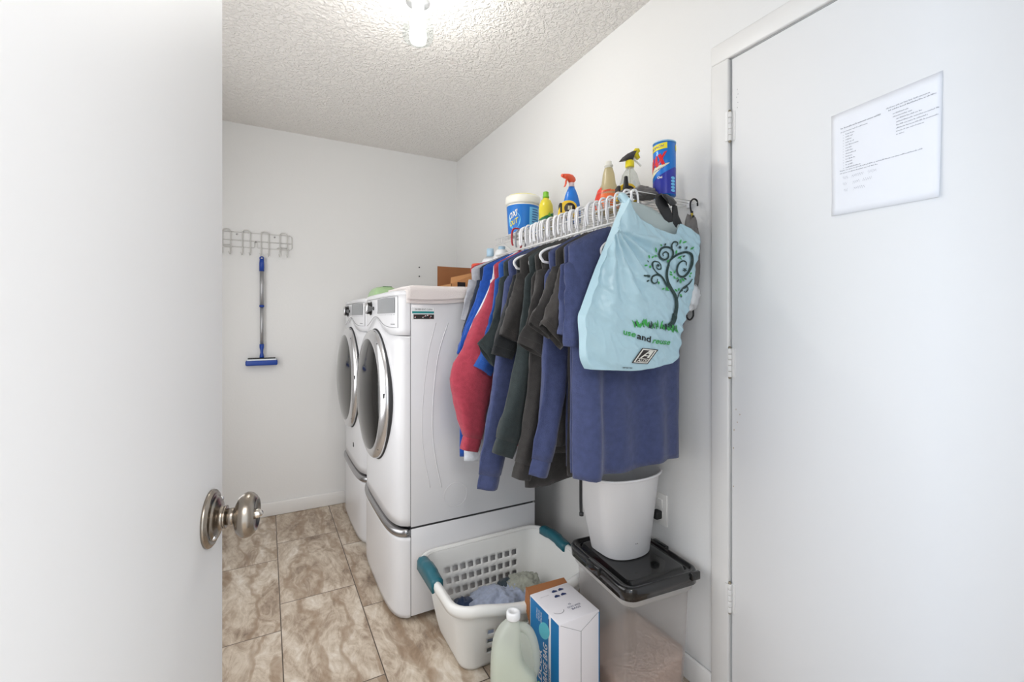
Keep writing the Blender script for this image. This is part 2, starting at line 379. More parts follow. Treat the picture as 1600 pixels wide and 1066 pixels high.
# ------------------------------------------------------------------ ceiling light
fx, fy = .470, 1.565
fl = thing('ceiling_light', 'lit clear glass jar light hanging under the textured ceiling', 'ceiling light', (fx, fy, ZC))
b = MB(); b.lathe([(.0005, ZC), (.062, ZC), (.062, ZC-.012), (.05, ZC-.024), (.02, ZC-.028), (.0005, ZC-.028)], Matrix.Translation((fx, fy, 0))); b.build('canopy', 'chrome', fl)
b = MB(); b.lathe([(.0005, ZC-.026), (.012, ZC-.026), (.012, ZC-.06), (.024, ZC-.066), (.040, ZC-.080), (.042, ZC-.092), (.022, ZC-.095), (.020, ZC-.118), (.0005, ZC-.118)], Matrix.Translation((fx, fy, 0))); b.build('socket', 'chrome', fl)
clearmat('jar_glass', (238, 244, 244), 1.0, .03, .12)
b = MB(); b.lathe([(.040, 2.352), (.041, 2.335), (.047, 2.315), (.050, 2.285), (.053, 2.250), (.054, 2.232), (.050, 2.219), (.040, 2.212), (.020, 2.215), (.001, 2.217)], Matrix.Translation((fx, fy, 0)), cap=False)
b.build('glass_jar', 'jar_glass', fl)
m = bpy.data.materials.new('bulb_glow'); m.use_nodes = True; MATS['bulb'] = m; nt = m.node_tree
nt.nodes.remove(nt.nodes['Principled BSDF']); em = nt.nodes.new('ShaderNodeEmission'); em.inputs[0].default_value = (1.0, .975, .945, 1); em.inputs[1].default_value = BULB
nt.links.new(em.outputs[0], nt.nodes['Material Output'].inputs[0])
b = MB(); b.lathe([(.0005, 2.324), (.013, 2.324), (.016, 2.316), (.024, 2.300), (.028, 2.284), (.0285, 2.272), (.026, 2.258), (.018, 2.248), (.008, 2.244), (.0005, 2.2435)], Matrix.Translation((fx, fy, 0)), 0, 20)
b.build('bulb', 'bulb', fl)

# ------------------------------------------------------------------ washer and dryer
def make_machine(y0, label, name, glassm, dryer):
    yc = y0+.343; t = thing(name, label, name.replace('_', ' '), (.8, yc, 0))
    XB = 1.109
    def xf(y, k=1): 
        q = min(1, abs((y-yc)/.343)); return .515-.060*k*math.sqrt(max(0, 1-q**6))-.006*(1-q*q)
    # cabinet
    b = MB(); b.box((.5185, y0, .385), (XB, y0+.686, 1.343), 0, .003)
    # pressed ribs and round panel on the near side
    if dryer:
        rib = smooth([atY(700, 505, y0), atY(684, 560, y0), atY(676, 640, y0), atY(678, 700, y0), atY(690, 762, y0)], 6); b.tube([p+Vector((0, .0008, 0)) for p in rib], .0024, n=6)
        rib = smooth([atY(681, 505, y0), atY(668, 560, y0), atY(660, 640, y0), atY(661, 700, y0), atY(672, 762, y0)], 6); b.tube([p+Vector((0, .0008, 0)) for p in rib], .0018, n=6)
        c = atY(712, 773, y0); b.tube([c+Vector((.052*math.cos(a/20*math.pi), .0006, .052*math.sin(a/20*math.pi))) for a in range(40)], .0016, n=6, closed=True)
    b.build('cabinet', 'appliance_white', t)
    # lid
    b = MB()
    def outline(z, ins): return [Vector((xf(y)+ins, y, z)) for y in [y0+ins+(.686-2*ins)*i/24 for i in range(25)]]+[Vector((XB-ins, y0+.686-ins, z)), Vector((XB-ins, y0+ins, z))]
    b.loft([outline(1.336, 0), outline(1.346, 0), outline(1.352, .006)], smooth=False); b.build('lid', 'appliance_white', t)
    # bowed front panel with an arched top seam
    def ztop(y):
        q = (y-yc)/.343; return 1.165+.075*math.exp(-(q/.42)**2)
    def panel(z0fn, z1fn, off, nu=40, nv=20, back=.5168):
        b = MB()
        ys = [y0+.001+.684*i/nu for i in range(nu+1)]
        def fr(i, j): y = y0+.001+.684*i; z = z0fn(y)+(z1fn(y)-z0fn(y))*j; return Vector((xf(y)-off, y, z))
        b.grid(fr, nu, nv)
        top = [fr(i/nu, 1) for i in range(nu+1)]; bot = [fr(i/nu, 0) for i in range(nu+1)]
        for L_ in (top, bot): b.grid(lambda i, j, L_=L_: Vector((L_[round(i*nu)].x*(1-j)+back*j, L_[round(i*nu)].y, L_[round(i*nu)].z)), nu, 1)
        for e_ in (0, 1): b.grid(lambda i, j, e_=e_: Vector((fr(e_, i).x*(1-j)+back*j, fr(e_, i).y, fr(e_, i).z)), nv, 1)
        return b
    panel(lambda y: .392, ztop, .001).build('front_panel', 'appliance_white', t, bevel=0, weld=True)
    con = panel(lambda y: ztop(y)+.004, lambda y: 1.336, .0005, nv=6).build('control_panel', 'appliance_white', t, weld=True)
    # outline ribbon of the fascia
    b = MB(); zl = lambda y: 1.200+.048*math.exp(-((y-yc)/.343/.40)**2)
    ya, yb = y0+.032, y0+.655
    pts = [Vector((xf(y)-.0012, y, zl(y))) for y in [ya+(yb-ya)*i/40 for i in range(41)]]+[Vector((xf(yb)-.0012, yb, z)) for z in (1.25, 1.3, 1.330)]+[Vector((xf(y)-.0012, y, 1.330)) for y in [yb+(ya-yb)*i/20 for i in range(21)]]+[Vector((xf(ya)-.0012, ya, z)) for z in (1.30, 1.25)]
    b.tube(pts, .0013, n=5, closed=True); b.build('fascia_outline', 'mark_grey', con)
    # display
    def sp(y, z, off): return Vector((xf(y)-off, y, z))
    b = MB(); b.grid(lambda i, j: sp(y0+.050+(.215+.035*(1-j))*i+0*j, 1.262+.062*j, .003), 10, 2); b.grid(lambda i, j: sp(y0+.050+.245*i, 1.2605+.065*j, .0022), 10, 2, 1)
    # print on the display and below it
    for r_ in range(4):
        for c_ in range(6):
            y = y0+.07+c_*.026; z = 1.270+r_*.013
            b.add([sp(y, z, .0036), sp(y+.012, z, .0036), sp(y+.012, z+.0016, .0036), sp(y, z+.0016, .0036)], [(0, 1, 2, 3)], 1, False)
    for c_ in range(11):
        y = y0+.05+c_*.023; b.add([sp(y, 1.2535, .002), sp(y+.012, 1.2535, .002), sp(y+.012, 1.2550, .002), sp(y, 1.2550, .002)], [(0, 1, 2, 3)], 1, False)
    b.add([sp(y0+.05, 1.212, .002), sp(y0+.085, 1.212, .002), sp(y0+.085, 1.2165, .002), sp(y0+.05, 1.2165, .002)], [(0, 1, 2, 3)], 1, False)
    b.build('display', ['display_grey', 'mark_grey'], con)
    # dial and button
    ky = y0+.45; MKn = rot_to((-1, -.02, .06), sp(ky, 1.289, 0))
    b = MB(); b.lathe([(.0005, -.002), (.034, -.002), (.034, .003), (.029, .006), (.0285, .022), (.0005, .022)], MKn, 1, 36)
    b.lathe([(.0285, .022), (.0275, .027), (.020, .029), (.0005, .029)], MKn, 0, 36)
    b.build('dial', ['chrome', 'black_plastic'], con)
    b = MB(); b.lathe([(.0005, -.001), (.009, -.001), (.009, .004), (.0005, .005)], rot_to((-1, 0, 0), sp(y0+.385, 1.287, 0)), 0, 20, sx=1.4); b.build('start_button', 'black_plastic', con)
    b = MB()
    for k in range(14):
        a = math.radians(k*360/14); y = ky+.046*math.cos(a); z = 1.289+.042*math.sin(a)
        b.add([sp(y-.005, z-.001, .0015), sp(y+.005, z-.001, .0015), sp(y+.005, z+.001, .0015), sp(y-.005, z+.001, .0015)], [(0, 1, 2, 3)], 0, False)
    b.build('dial_marks', 'mark_grey', con)
    # door assembly, slightly ajar at the far side
    dcx = .452; MDr = Matrix.Translation((dcx, yc, .893)) @ Matrix.Rotation(math.radians(1.0), 4, 'Z') @ Matrix.Rotation(math.radians(-90), 4, 'Y')
    door = bpy.data.objects.new('door', None); COL.objects.link(door); door.parent = t; door.location = Vector((dcx, yc, .893))-Vector(t.location); door.empty_display_size = .05
    R = .290
    def lat(prof, m, name, n=72, cap=True):
        b = MB(); b.lathe([(r*R, z) for r, z in prof], MDr, 0, n, cap=cap, sx=1.035, sy=.965); return b.build(name, m, door)
    lat([(.99, -.012), (1.0, -.004), (1.0, .006), (.985, .012), (.97, .008)], 'seam_dark', 'gasket', cap=False)
    lat([(.97, -.004), (.985, .014), (.975, .024), (.955, .031), (.925, .036), (.89, .0400), (.86, .0420), (.845, .0420), (.835, .040)], 'chrome', 'chrome_ring', cap=False)
    lat([(.840, .0405), (.82, .0430), (.74, .0500), (.6, .0590), (.4, .0680), (.2, .0730), (.002, .0745)], glassm, 'window_glass', cap=False)
    for a, r1 in ((-50, .93), (55, .93), (5, .95)):
        b = MB(); q = MDr @ Vector((R*r1*math.sin(math.radians(a))*1.03, -R*r1*math.cos(math.radians(a))*.965, .026)); b.box(q-Vector((.007, .004, .010)), q+Vector((.003, .004, .010)), 0, .002)
        b.build('ring_clip', 'black_matte', door)
    # pedestal
    pd = bpy.data.objects.new('pedestal', None); COL.objects.link(pd); pd.parent = t; pd.location = Vector((.8, yc, 0))-Vector(t.location); pd.empty_display_size = .05
    b = MB(); b.box((.5190, y0+.0005, .022), (XB, y0+.6855, .3775), 0, .003); b.build('pedestal_body', 'appliance_white', pd)
    pm = panel(lambda y: .020, lambda y: .345-.0*y, .003, back=.5172); pm.build('drawer_front', 'appliance_white', pd, weld=True)
    b = MB()
    prof = [(0.0, .349), (.010, .351), (.012, .360), (.010, .372), (.002, .378), (-.03, .378), (-.03, .349)]
    rings = []
    for i in range(41):
        y = y0+.002+.682*i/40; rings.append([Vector((min(xf(y)-px, .519), y, z)) for px, z in prof])
    b.loft(rings); b.build('chrome_handle', 'chrome_dull', pd)
    b = MB(); b.box((.519, y0+.003, .374), (XB-.01, y0+.683, .388)); b.box((.5160, y0+.0022, .02), (.5205, y0+.6838, .378)); b.box((.5160, y0+.0022, .386), (.5200, y0+.6838, 1.16)); b.build('seam', 'seam_dark', t)
    for fx_, fy_ in ((.56, y0+.06), (.56, y0+.62), (1.05, y0+.06), (1.05, y0+.62)):
        b = MB(); b.lathe([(.0005, 0), (.024, 0), (.026, .008), (.014, .014), (.012, .023), (.0005, .023)], Matrix.Translation((fx_, fy_, 0)), 0, 20); b.build('foot', 'white_plastic', pd)
    return t, xf
mA, xfA = make_machine(1.824, 'white front-load dryer on a pedestal, nearer of the two machines, towel on top', 'dryer', 'smoked_glass', True)
mB_, xfB = make_machine(2.530, 'white front-load washer on a pedestal in the back corner behind the dryer', 'washing_machine', 'silver_glass', False)
# round badge on the washer's front
b = MB(); yb_ = 2.78; b.lathe([(.0005, 0), (.014, 0), (.014, .002), (.0005, .0025)], rot_to((-1, 0, 0), (xfB(yb_)-.001, yb_, .505)), 0, 24)
b.lathe([(.0005, .002), (.010, .002), (.010, .003), (.0005, .0031)], rot_to((-1, 0, 0), (xfB(yb_)-.001, yb_, .505)), 1, 24); b.build('round_badge', ['black_matte', 'chrome_dull'], mB_)
# sticker on the dryer's side
mat('stick_white', (240, 242, 242), .5); mat('stick_teal', (24, 140, 140), .5); mat('stick_black', (34, 28, 26), .5); mat('stick_pink', (196, 110, 110), .5)
y = 1.824-.0006; s0 = atY(644, 499, y); s1 = atY(678, 481, y); b = MB()
def q4(x0, x1, z0, z1, m, off): b.add([(x0, y-off, z0), (x1, y-off, z0), (x1, y-off, z1), (x0, y-off, z1)], [(0, 1, 2, 3)], m, False)
hh = s1.z-s0.z; ww = s1.x-s0.x
q4(s0.x, s1.x, s0.z, s1.z, 0, 0); q4(s0.x, s1.x, s0.z+hh*.50, s0.z+hh*.68, 1, .0004); q4(s0.x+ww*.06, s1.x, s0.z+.001, s0.z+hh*.42, 2, .0004)
put_text(b, 'DRYER VENT CLEAN', lambda a, c: (s0.x+ww*.12+a, y-.0008, s0.z+hh*.78+c), ww*.8, hh*.13, 2)
random.seed(5)
for k in range(9):
    cx = s0.x+ww*random.uniform(.12, .9); cz = s0.z+hh*random.uniform(.1, .35); r_ = .003
    b.add([(cx+r_*math.cos(j), y-.0008, cz+r_*.7*math.sin(j)) for j in range(6)], [tuple(range(6))], 3 if k % 2 else 0, False)
b.build('sticker', ['stick_white', 'stick_teal', 'stick_black', 'stick_pink'], mA)
# hoses / gas pipe shadow box behind machines is left dark by the gap itself

# ------------------------------------------------------------------ things on the machines
# folded towel over the near top edge of the dryer
def towel():
    t = thing('folded_towel', 'folded pinkish white terry towel hanging over the dryer top edge', 'towel', (.79, 1.95, 1.352))
    x0, x1 = .497, 1.09
    def layer(off, drop, yb, nm, thick):
        b = MB(); path = []
        ye = 1.824-.004-off; zt = 1.352+.004+off
        prof = [(yb, zt), (2.0, zt), (1.88, zt+.001), (1.845, zt), (ye+.010, zt-.001), (ye+.002, zt-.006), (ye-.001, zt-.014), (ye-.001, zt-drop*.5), (ye-.001, zt-drop)]
        prof = smooth([Vector((0, a, c)) for a, c in prof], 4); n = len(prof)-1
        def fn(i, j):
            p = prof[round(j*n)]; x = x0+(x1-x0)*i
            w = .0025*N3(x*9, p.y*9, p.z*9)+(.006*(1-min(1, (x-x0)/.03)) if p.z > 1.33 else 0)*-1
            return Vector((x+(.003*N3(p.y*14, p.z*14, 3)), p.y-abs(w)*.3-.002*N3(x*12, 3, off*100), p.z+w-(.005*math.sin(x*14) if j > .9 else 0)))
        b.grid(fn, 40, n); return b.build(nm, 'terry', t, solid=thick, offset=0)
    layer(.003, .056, 2.12, 'lower_fold', .008); layer(.013, .050, 2.12, 'upper_fold', .012)
towel()
# green wipes packet on the washer
mat('packet_green', (168, 200, 150), .35); mat('packet_dark', (70, 120, 70), .5)
t = thing('wipes_packet', 'soft pale green plastic packet lying on top of the washer', 'packet', (.62, 2.68, 1.352)); b = MB()
def pk(sz):
    def f(i, j):
        x = -.055+.15*i; yy = -.10+.20*j; e = (1-(2*i-1)**4)*(1-(2*j-1)**6)
        return Vector((.575+x, 2.66+yy, 1.3565+sz*(.002+.064*max(0, e)**.6)+(.004*N3(x*30, yy*30, 1) if sz > 0 else 0)))
    return f
b.grid(pk(1), 16, 20); b.grid(lambda i, j: Vector((pk(1)(i, j).x, pk(1)(i, j).y, 1.3535)), 16, 20); b.build('pouch', 'packet_green', t, weld=True)
b = MB(); b.box((.58, 2.60, 1.417), (.63, 2.68, 1.425), 0, .003); b.build('flap', 'packet_dark', t)
# open cardboard box at the back of the dryer top
t = thing('cardboard_box', 'open brown cardboard box with black tape on the machine tops', 'box', (.98, 2.36, 1.352))
p0 = atY(705, 448, 2.26); bx0, bx1, by0, by1, bz0, bz1 = p0.x, p0.x+.215, 2.26, 2.48, 1.353, 1.425
b = MB()
for lo, hi in (((bx0, by0, bz0), (bx1, by0+.003, bz1)), ((bx0, by1-.003, bz0), (bx1, by1, bz1)), ((bx0, by0, bz0), (bx0+.003, by1, bz1)), ((bx1-.003, by0, bz0), (bx1, by1, bz1)), ((bx0, by0, bz0), (bx1, by1, bz0+.003))): b.box(lo, hi)
b.build('carton', 'cardboard', t)
b = MB(); b.box((bx0, by1-.003, bz1), (bx1, by1+.001, bz1+.115)); b.build('flap', 'cardboard_dark', t)
b = MB(); b.add([(bx0, by0+.01, bz1), (bx1, by0+.01, bz1), (bx1, by0+.03, bz1+.085), (bx0+.01, by0+.03, bz1+.035)], [(0, 1, 2, 3)], 0, False); b.build('flap', 'cardboard', t, solid=.003)
b = MB(); b.box((bx0+.035, by0-.001, bz0+.002), (bx0+.08, by0+.001, bz1+.01)); b.box((bx0+.02, by0-.0012, bz0+.002), (bx0+.115, by0+.001, bz0+.012)); b.build('tape', 'black_matte', t)

def bottle(name, label, cat, x, y, z, prof, m, cap=None, capm=None, lab=None, labm=None, n=28, sx=1, sy=1, group=None, partname='body'):
    t = thing(name, label, cat, (x, y, z), group); T = Matrix.Translation((x, y, z))
    b = MB(); b.lathe(prof, T, 0, n, sx=sx, sy=sy); b.build(partname, m, t)
    if cap: b = MB(); b.lathe(cap, T, 0, 20); b.build('cap', capm, t)
    if lab: b = MB(); b.lathe(lab, T, 0, n, cap=False, sx=sx, sy=sy); b.build('label', labm, t)
    return t
mat('pale_blue', (176, 206, 226), .35); mat('mid_blue', (90, 150, 205), .4); mat('orange_red', (226, 84, 54), .4); mat('magenta', (200, 60, 130), .4); mat('pale_white', (228, 230, 232), .35); mat('cap_green', (20, 140, 90), .4)
def on_top(u, v, Y): return atY(u, v, Y)
q = on_top(766, 389, 2.08); zt = q.z
bottle('detergent_bottle', 'pale blue capped white detergent bottle standing on the dryer behind the hangers', 'bottle', q.x, 2.08, 1.352, [(.001, 0), (.040, 0), (.043, .01), (.043, .15), (.038, .18), (.022, .20), (.022, zt-1.352-.045), (.001, zt-1.352-.045)], 'pale_white', [(.001, zt-1.352-.05), (.019, zt-1.352-.05), (.018, zt-1.352), (.001, zt-1.352)], 'pale_blue', [(.0435, .02), (.0438, .14)], 'mid_blue', sx=1.1)
q = on_top(774, 391, 2.00)
t = bottle('detergent_bottle', 'white detergent bottle with a pale blue handle window and pink label on the dryer', 'bottle', q.x+.02, 1.97, 1.352, [(.001, 0), (.045, 0), (.048, .01), (.048, .14), (.040, .19), (.030, .215), (.024, .222), (.001, .222)], 'pale_white', [(.001, .218), (.018, .218), (.017, .238), (.001, .238)], 'pale_blue', [(.0485, .03), (.0488, .12)], 'magenta')
q = on_top(752, 405, 2.12)
bottle('spray_can', 'orange red topped tub on the dryer beside the cardboard box', 'tub', q.x+.01, 2.16, 1.352, [(.001, 0), (.040, 0), (.042, .005), (.042, .145), (.001, .145)], 'pale_white', [(.001, .140), (.044, .140), (.044, .165), (.040, .172), (.001, .172)], 'orange_red', [(.0425, .03), (.0425, .12)], 'magenta')
# ------------------------------------------------------------------ wall things at the back
def rack():
    y = YB-.006; t = thing('coat_rack', 'pale wire coat rack with hooks screwed to the back wall', 'coat rack', (-.05, YB, 1.65))
    z1 = atY(400, 369, y).z; z2 = atY(400, 382, y).z; z3 = atY(400, 391, y).z
    xa = -.44; xb = atY(456, 380, y).x; x1 = atY(398, 380, y).x; x2 = atY(401.5, 380, y).x
    ztop = 1.772; zmid = 1.722; zb = 1.682
    b = MB()
    b.tube([(xa, y, ztop), (xb-.01, y, ztop), (xb, y, ztop-.01), (xb, y, zb+.01), (xb-.01, y, zb), (x2+.006, y, zb), (x2, y, zb+.006), (x2, y, zmid)], .0022, n=6)
    b.tube([(xa, y, zmid), (xb, y, zmid)], .0022, n=6); b.tube([(xa, y, ztop), (xa, y, zb), (x1-.006, y, zb), (x1, y, zb+.006), (x1, y, zmid)], .0022, n=6); b.build('frame', 'wire_grey', t)
    def hook(xc, w, drop, out):
        b = MB(); h = ztop+.014
        up = [(xc-w, y-.004, ztop-.11)]
        path = [(xc-w-.008, y-out, zb-drop+.012), (xc-w-.003, y-out*.9, zb-drop-.002), (xc-w, y-out*.4, zb-drop), (xc-w, y-.006, zb-drop+.018), (xc-w, y-.005, zb+.02), (xc-w, y-.005, h-.018), (xc-w*.7, y-.005, h-.004), (xc, y-.005, h), (xc+w*.7, y-.005, h-.004), (xc+w, y-.005, h-.018), (xc+w, y-.005, zb+.02), (xc+w, y-.006, zb-drop+.018), (xc+w, y-out*.4, zb-drop), (xc+w-.003, y-out*.9, zb-drop-.002), (xc+w-.008, y-out, zb-drop+.012)]
        b.tube(smooth(path, 4), .0028, n=6); b.build('hook', 'wire_grey', t)
    for u in (354, 385, 414, 443): p = atY(u, 380, y); hook(p.x, .021, .048, .045)
    for u in (354, 443):
        p = atY(u, 380, y); b = MB(); b.tube(smooth([(p.x-.035, y-.02, zb+.005), (p.x-.032, y-.05, zb-.008), (p.x-.01, y-.058, zb-.013), (p.x+.02, y-.056, zb-.015), (p.x+.028, y-.05, zb-.013)], 4), .0022, n=6); b.tube([(p.x-.035, y-.02, zb+.005), (p.x-.02, y, zb+.01), (p.x+.02, y, zb+.01)], .0022, n=6); b.build('arm', 'wire_grey', t)
    for u, v in ((370, 366), (429, 371), (400, 378)):
        p = atY(u, v, y); b = MB(); b.lathe([(.0003, .004), (.004, .003), (.005, 0), (.005, -.006)], rot_to((0, -1, 0), p), 0, 10); b.build('screw', 'chrome_dull', t)
rack()
def squeegee():
    y = YB-.028; top = atY(409, 400, y); hd = atY(407, 565, y); x = atY(409, 480, y).x; zt = top.z+.012
    t = thing('squeegee', 'blue and silver window squeegee hanging on the back wall rack', 'squeegee', (x, y, hd.z))
    def z(v): return atY(409, v, y).z
    T = Matrix.Translation((x, y, 0))
    b = MB(); b.lathe([(.001, z(424)), (.0135, z(424)), (.0138, z(412)), (.012, z(405)), ], T, 0, 20, sy=.8)
    # hanging loop with a hole
    b.tube([(x+.0095*math.cos(a/12*math.pi), y, z(404)+.008*math.sin(a/12*math.pi)+.002) for a in range(24)], .004, n=8, closed=True); b.build('grip', 'blue_squeegee', t)
    b = MB(); b.lathe([(.001, z(478)), (.0115, z(478)), (.0115, z(424)), (.001, z(424))], T, 0, 20); b.build('upper_pole', 'aluminium', t)
    b = MB(); b.lathe([(.001, z(480)), (.0135, z(480)), (.0135, z(477)), (.001, z(477))], T, 0, 20); b.build('collar', 'blue_squeegee', t)
    b = MB(); b.lathe([(.001, z(538)), (.0098, z(538)), (.0098, z(479)), (.001, z(479))], T, 0, 20); b.build('lower_pole', 'aluminium', t)
    b = MB(); b.lathe([(.001, z(559)), (.013, z(559)), (.012, z(556)), (.008, z(551)), (.009, z(547)), (.0125, z(543)), (.0128, z(538)), (.001, z(538))], T, 0, 20); b.build('socket', 'blue_squeegee', t)
    hw = .083; zh = z(560)
    b = MB(); b.box((x-hw+.008, y-.02, zh-.003), (x+hw-.008, y+.02, zh+.003), 0, .001); b.build('rubber_blade', 'black_matte', t)
    b = MB(); b.box((x-hw+.003, y-.023, zh-.013), (x+hw-.003, y+.023, zh-.003), 0, .003); b.build('foam_strip', 'foam_white', t)
    b = MB(); b.box((x-hw-.004, y-.025, z(571)), (x+hw+.004, y+.025, zh-.011), 0, .008, seg=3); b.build('head', 'blue_squeegee', t)
squeegee()
for v in (418, 432):
    p = atY(655, v, YB-.001); b = MB(); b.lathe([(.0003, .008), (.004, .007), (.005, .001), (.003, 0), (.003, -.004)], rot_to((0, -1, 0), p), 0, 12)
    tag(b.build('wall_screw', 'black_matte'), 'small black screw in the back wall, %s of the pair' % ('upper' if v == 418 else 'lower'), 'screw', 'screws in the back wall')
# outlet plate and plug
p1 = atX(1042, 775, XR-.004); p2 = atX(1042, 825, XR-.004)
t = thing('wall_outlet', 'white outlet plate on the right wall behind the waste bin', 'outlet', (XR, p1.y+.036, .54))
b = MB(); b.box((XR-.005, p1.y, p2.z), (XR, p1.y+.072, p1.z), 0, .002); b.build('plate', 'outlet', t)
b = MB(); b.box((XR-.007, p1.y+.02, p2.z+.065), (XR-.004, p1.y+.052, p2.z+.095), 0, .001); b.build('socket', 'outlet', t)
b = MB(); b.box((XR-.0065, p1.y+.02, p2.z+.02), (XR-.004, p1.y+.052, p2.z+.05), 0, .001); b.build('socket', 'outlet', t)
b = MB(); b.box((XR-.035, p1.y+.018, p2.z+.026), (XR-.007, p1.y+.046, p2.z+.055), 0, .004)
tag(b.build('power_plug', 'black_matte'), 'black power plug in the outlet behind the waste bin', 'plug')

# ------------------------------------------------------------------ wire shelf on the right wall
ZS = 1.628; SX0, SX1, SY0, SY1 = .985, 1.268, 1.045, 1.985
sh = thing('wire_shelf', 'white wire shelf on the right wall carrying cleaning bottles and hangers', 'shelf', ((SX0+SX1)/2, 1.5, ZS))
b = MB(); y = SY0+.004
while y < SY1:
    b.tube([(SX1, y, ZS), (SX0+.004, y, ZS), (SX0-.002, y, ZS-.006), (SX0-.002, y, ZS-.030)], .0014, n=5); y += .0254
b.build('deck_wires', 'wire_white', sh)
for nm, x, z, r in (('front_rail', SX0, ZS-.003, .003), ('front_lip_rail', SX0-.001, ZS-.031, .003), ('back_rail', SX1-.002, ZS-.003, .0025), ('middle_rail', 1.13, ZS-.004, .0025), ('hanging_rail', SX0-.012, 1.541, .0040)):
    b = MB(); b.tube([(x, SY0-.005, z), (x, SY1+.005, z)], r, n=8); b.build(nm, 'wire_white', sh)
for yy in (SY0+.02, 1.93):
    b = MB(); b.tube([(SX0+.01, yy, ZS-.03), (1.1, yy, ZS-.09), (XR-.012, yy, ZS-.26), (XR-.004, yy, ZS-.27)], .0035, n=8)
    b.build('brace', 'wire_white', sh)
for yy in (1.075, 1.35, 1.7):
    b = MB(); b.box((XR-.014, yy-.009, ZS-.016), (XR-.001, yy+.009, ZS+.006), 0, .003); b.build('wall_clip', 'white_plastic', sh)

# ------------------------------------------------------------------ hangers
HX = .983
def hook_path(): return smooth([(HX+.000, 0, 1.509), (HX+.006, 0, 1.528), (HX+.016, 0, 1.546), (HX+.020, 0, 1.575), (HX+.019, 0, 1.612), (HX+.013, 0, 1.629), (HX+.001, 0, 1.6335), (HX-.011, 0, 1.629), (HX-.017, 0, 1.612), (HX-.018, 0, 1.575), (HX-.014, 0, 1.556)], 4)
def frame_path(): return smooth([(HX, 0, 1.509), (HX-.05, 0, 1.496), (HX-.12, 0, 1.470), (HX-.152, 0, 1.456), (HX-.166, 0, 1.440), (HX-.160, 0, 1.423), (HX-.14, 0, 1.416), (HX, 0, 1.416), (HX+.14, 0, 1.416), (HX+.160, 0, 1.423), (HX+.166, 0, 1.440), (HX+.152, 0, 1.456), (HX+.12, 0, 1.470), (HX+.05, 0, 1.496)], 4)
def make_hanger(m, label, y, dx=0, grp='white plastic hangers hooked over the shelf front'):
    t = thing('clothes_hanger', label, 'hanger', (0, 0, 0), grp)
    b = MB(); b.tube(hook_path(), .0036, n=8); b.build('hook', m, t)
    b = MB(); b.tube(frame_path(), .0040, n=8, closed=True); b.build('shoulder_frame', m, t)
    t.location = (dx, y, 0); return t
random.seed(21)
proto = make_hanger('hanger_white', 'white plastic tubular clothes hanger hooked over the front of the wire shelf', 1.068)
GY = [1.072, 1.104, 1.146, 1.178, 1.214, 1.254, 1.298, 1.345, 1.388, 1.420, 1.458, 1.503, 1.545, 1.592, 1.632, 1.662]
hy = GY[1:] + [1.237, 1.311, 1.353, 1.380, 1.412, 1.451, 1.495, 1.537, 1.570, 1.599, 1.625, 1.669, 1.695, 1.709, 1.722, 1.048]
for y in hy:
    r = proto.copy(); COL.objects.link(r); r.location = (random.uniform(-.003, .003), y, random.uniform(-.004, .001)); r.rotation_euler = (0, 0, 0)
    if y == 1.048: r.scale = (.78, 1, 1); r.location.x = HX*.22+.01
    if y in (1.237, 1.412): r.scale = (1.27, 1, 1); r.location.x = -HX*.27
    for ch in proto.children:
        c = ch.copy(); COL.objects.link(c); c.parent = r
h1 = make_hanger('hanger_grey', 'grey plastic hanger carrying the grey shirt farthest along the rail', 1.742, 0, 'coloured hangers at the far end'); h1.scale = (1.3, 1, 1); h1.location = (-HX*.3, 1.742, -.006)
h2 = make_hanger('hanger_red', 'dark red plastic hanger at the far end of the row of clothes', 1.755, 0, 'coloured hangers at the far end'); h2.scale = (1.3, 1, 1); h2.location = (-HX*.3-.01, 1.758, .004)

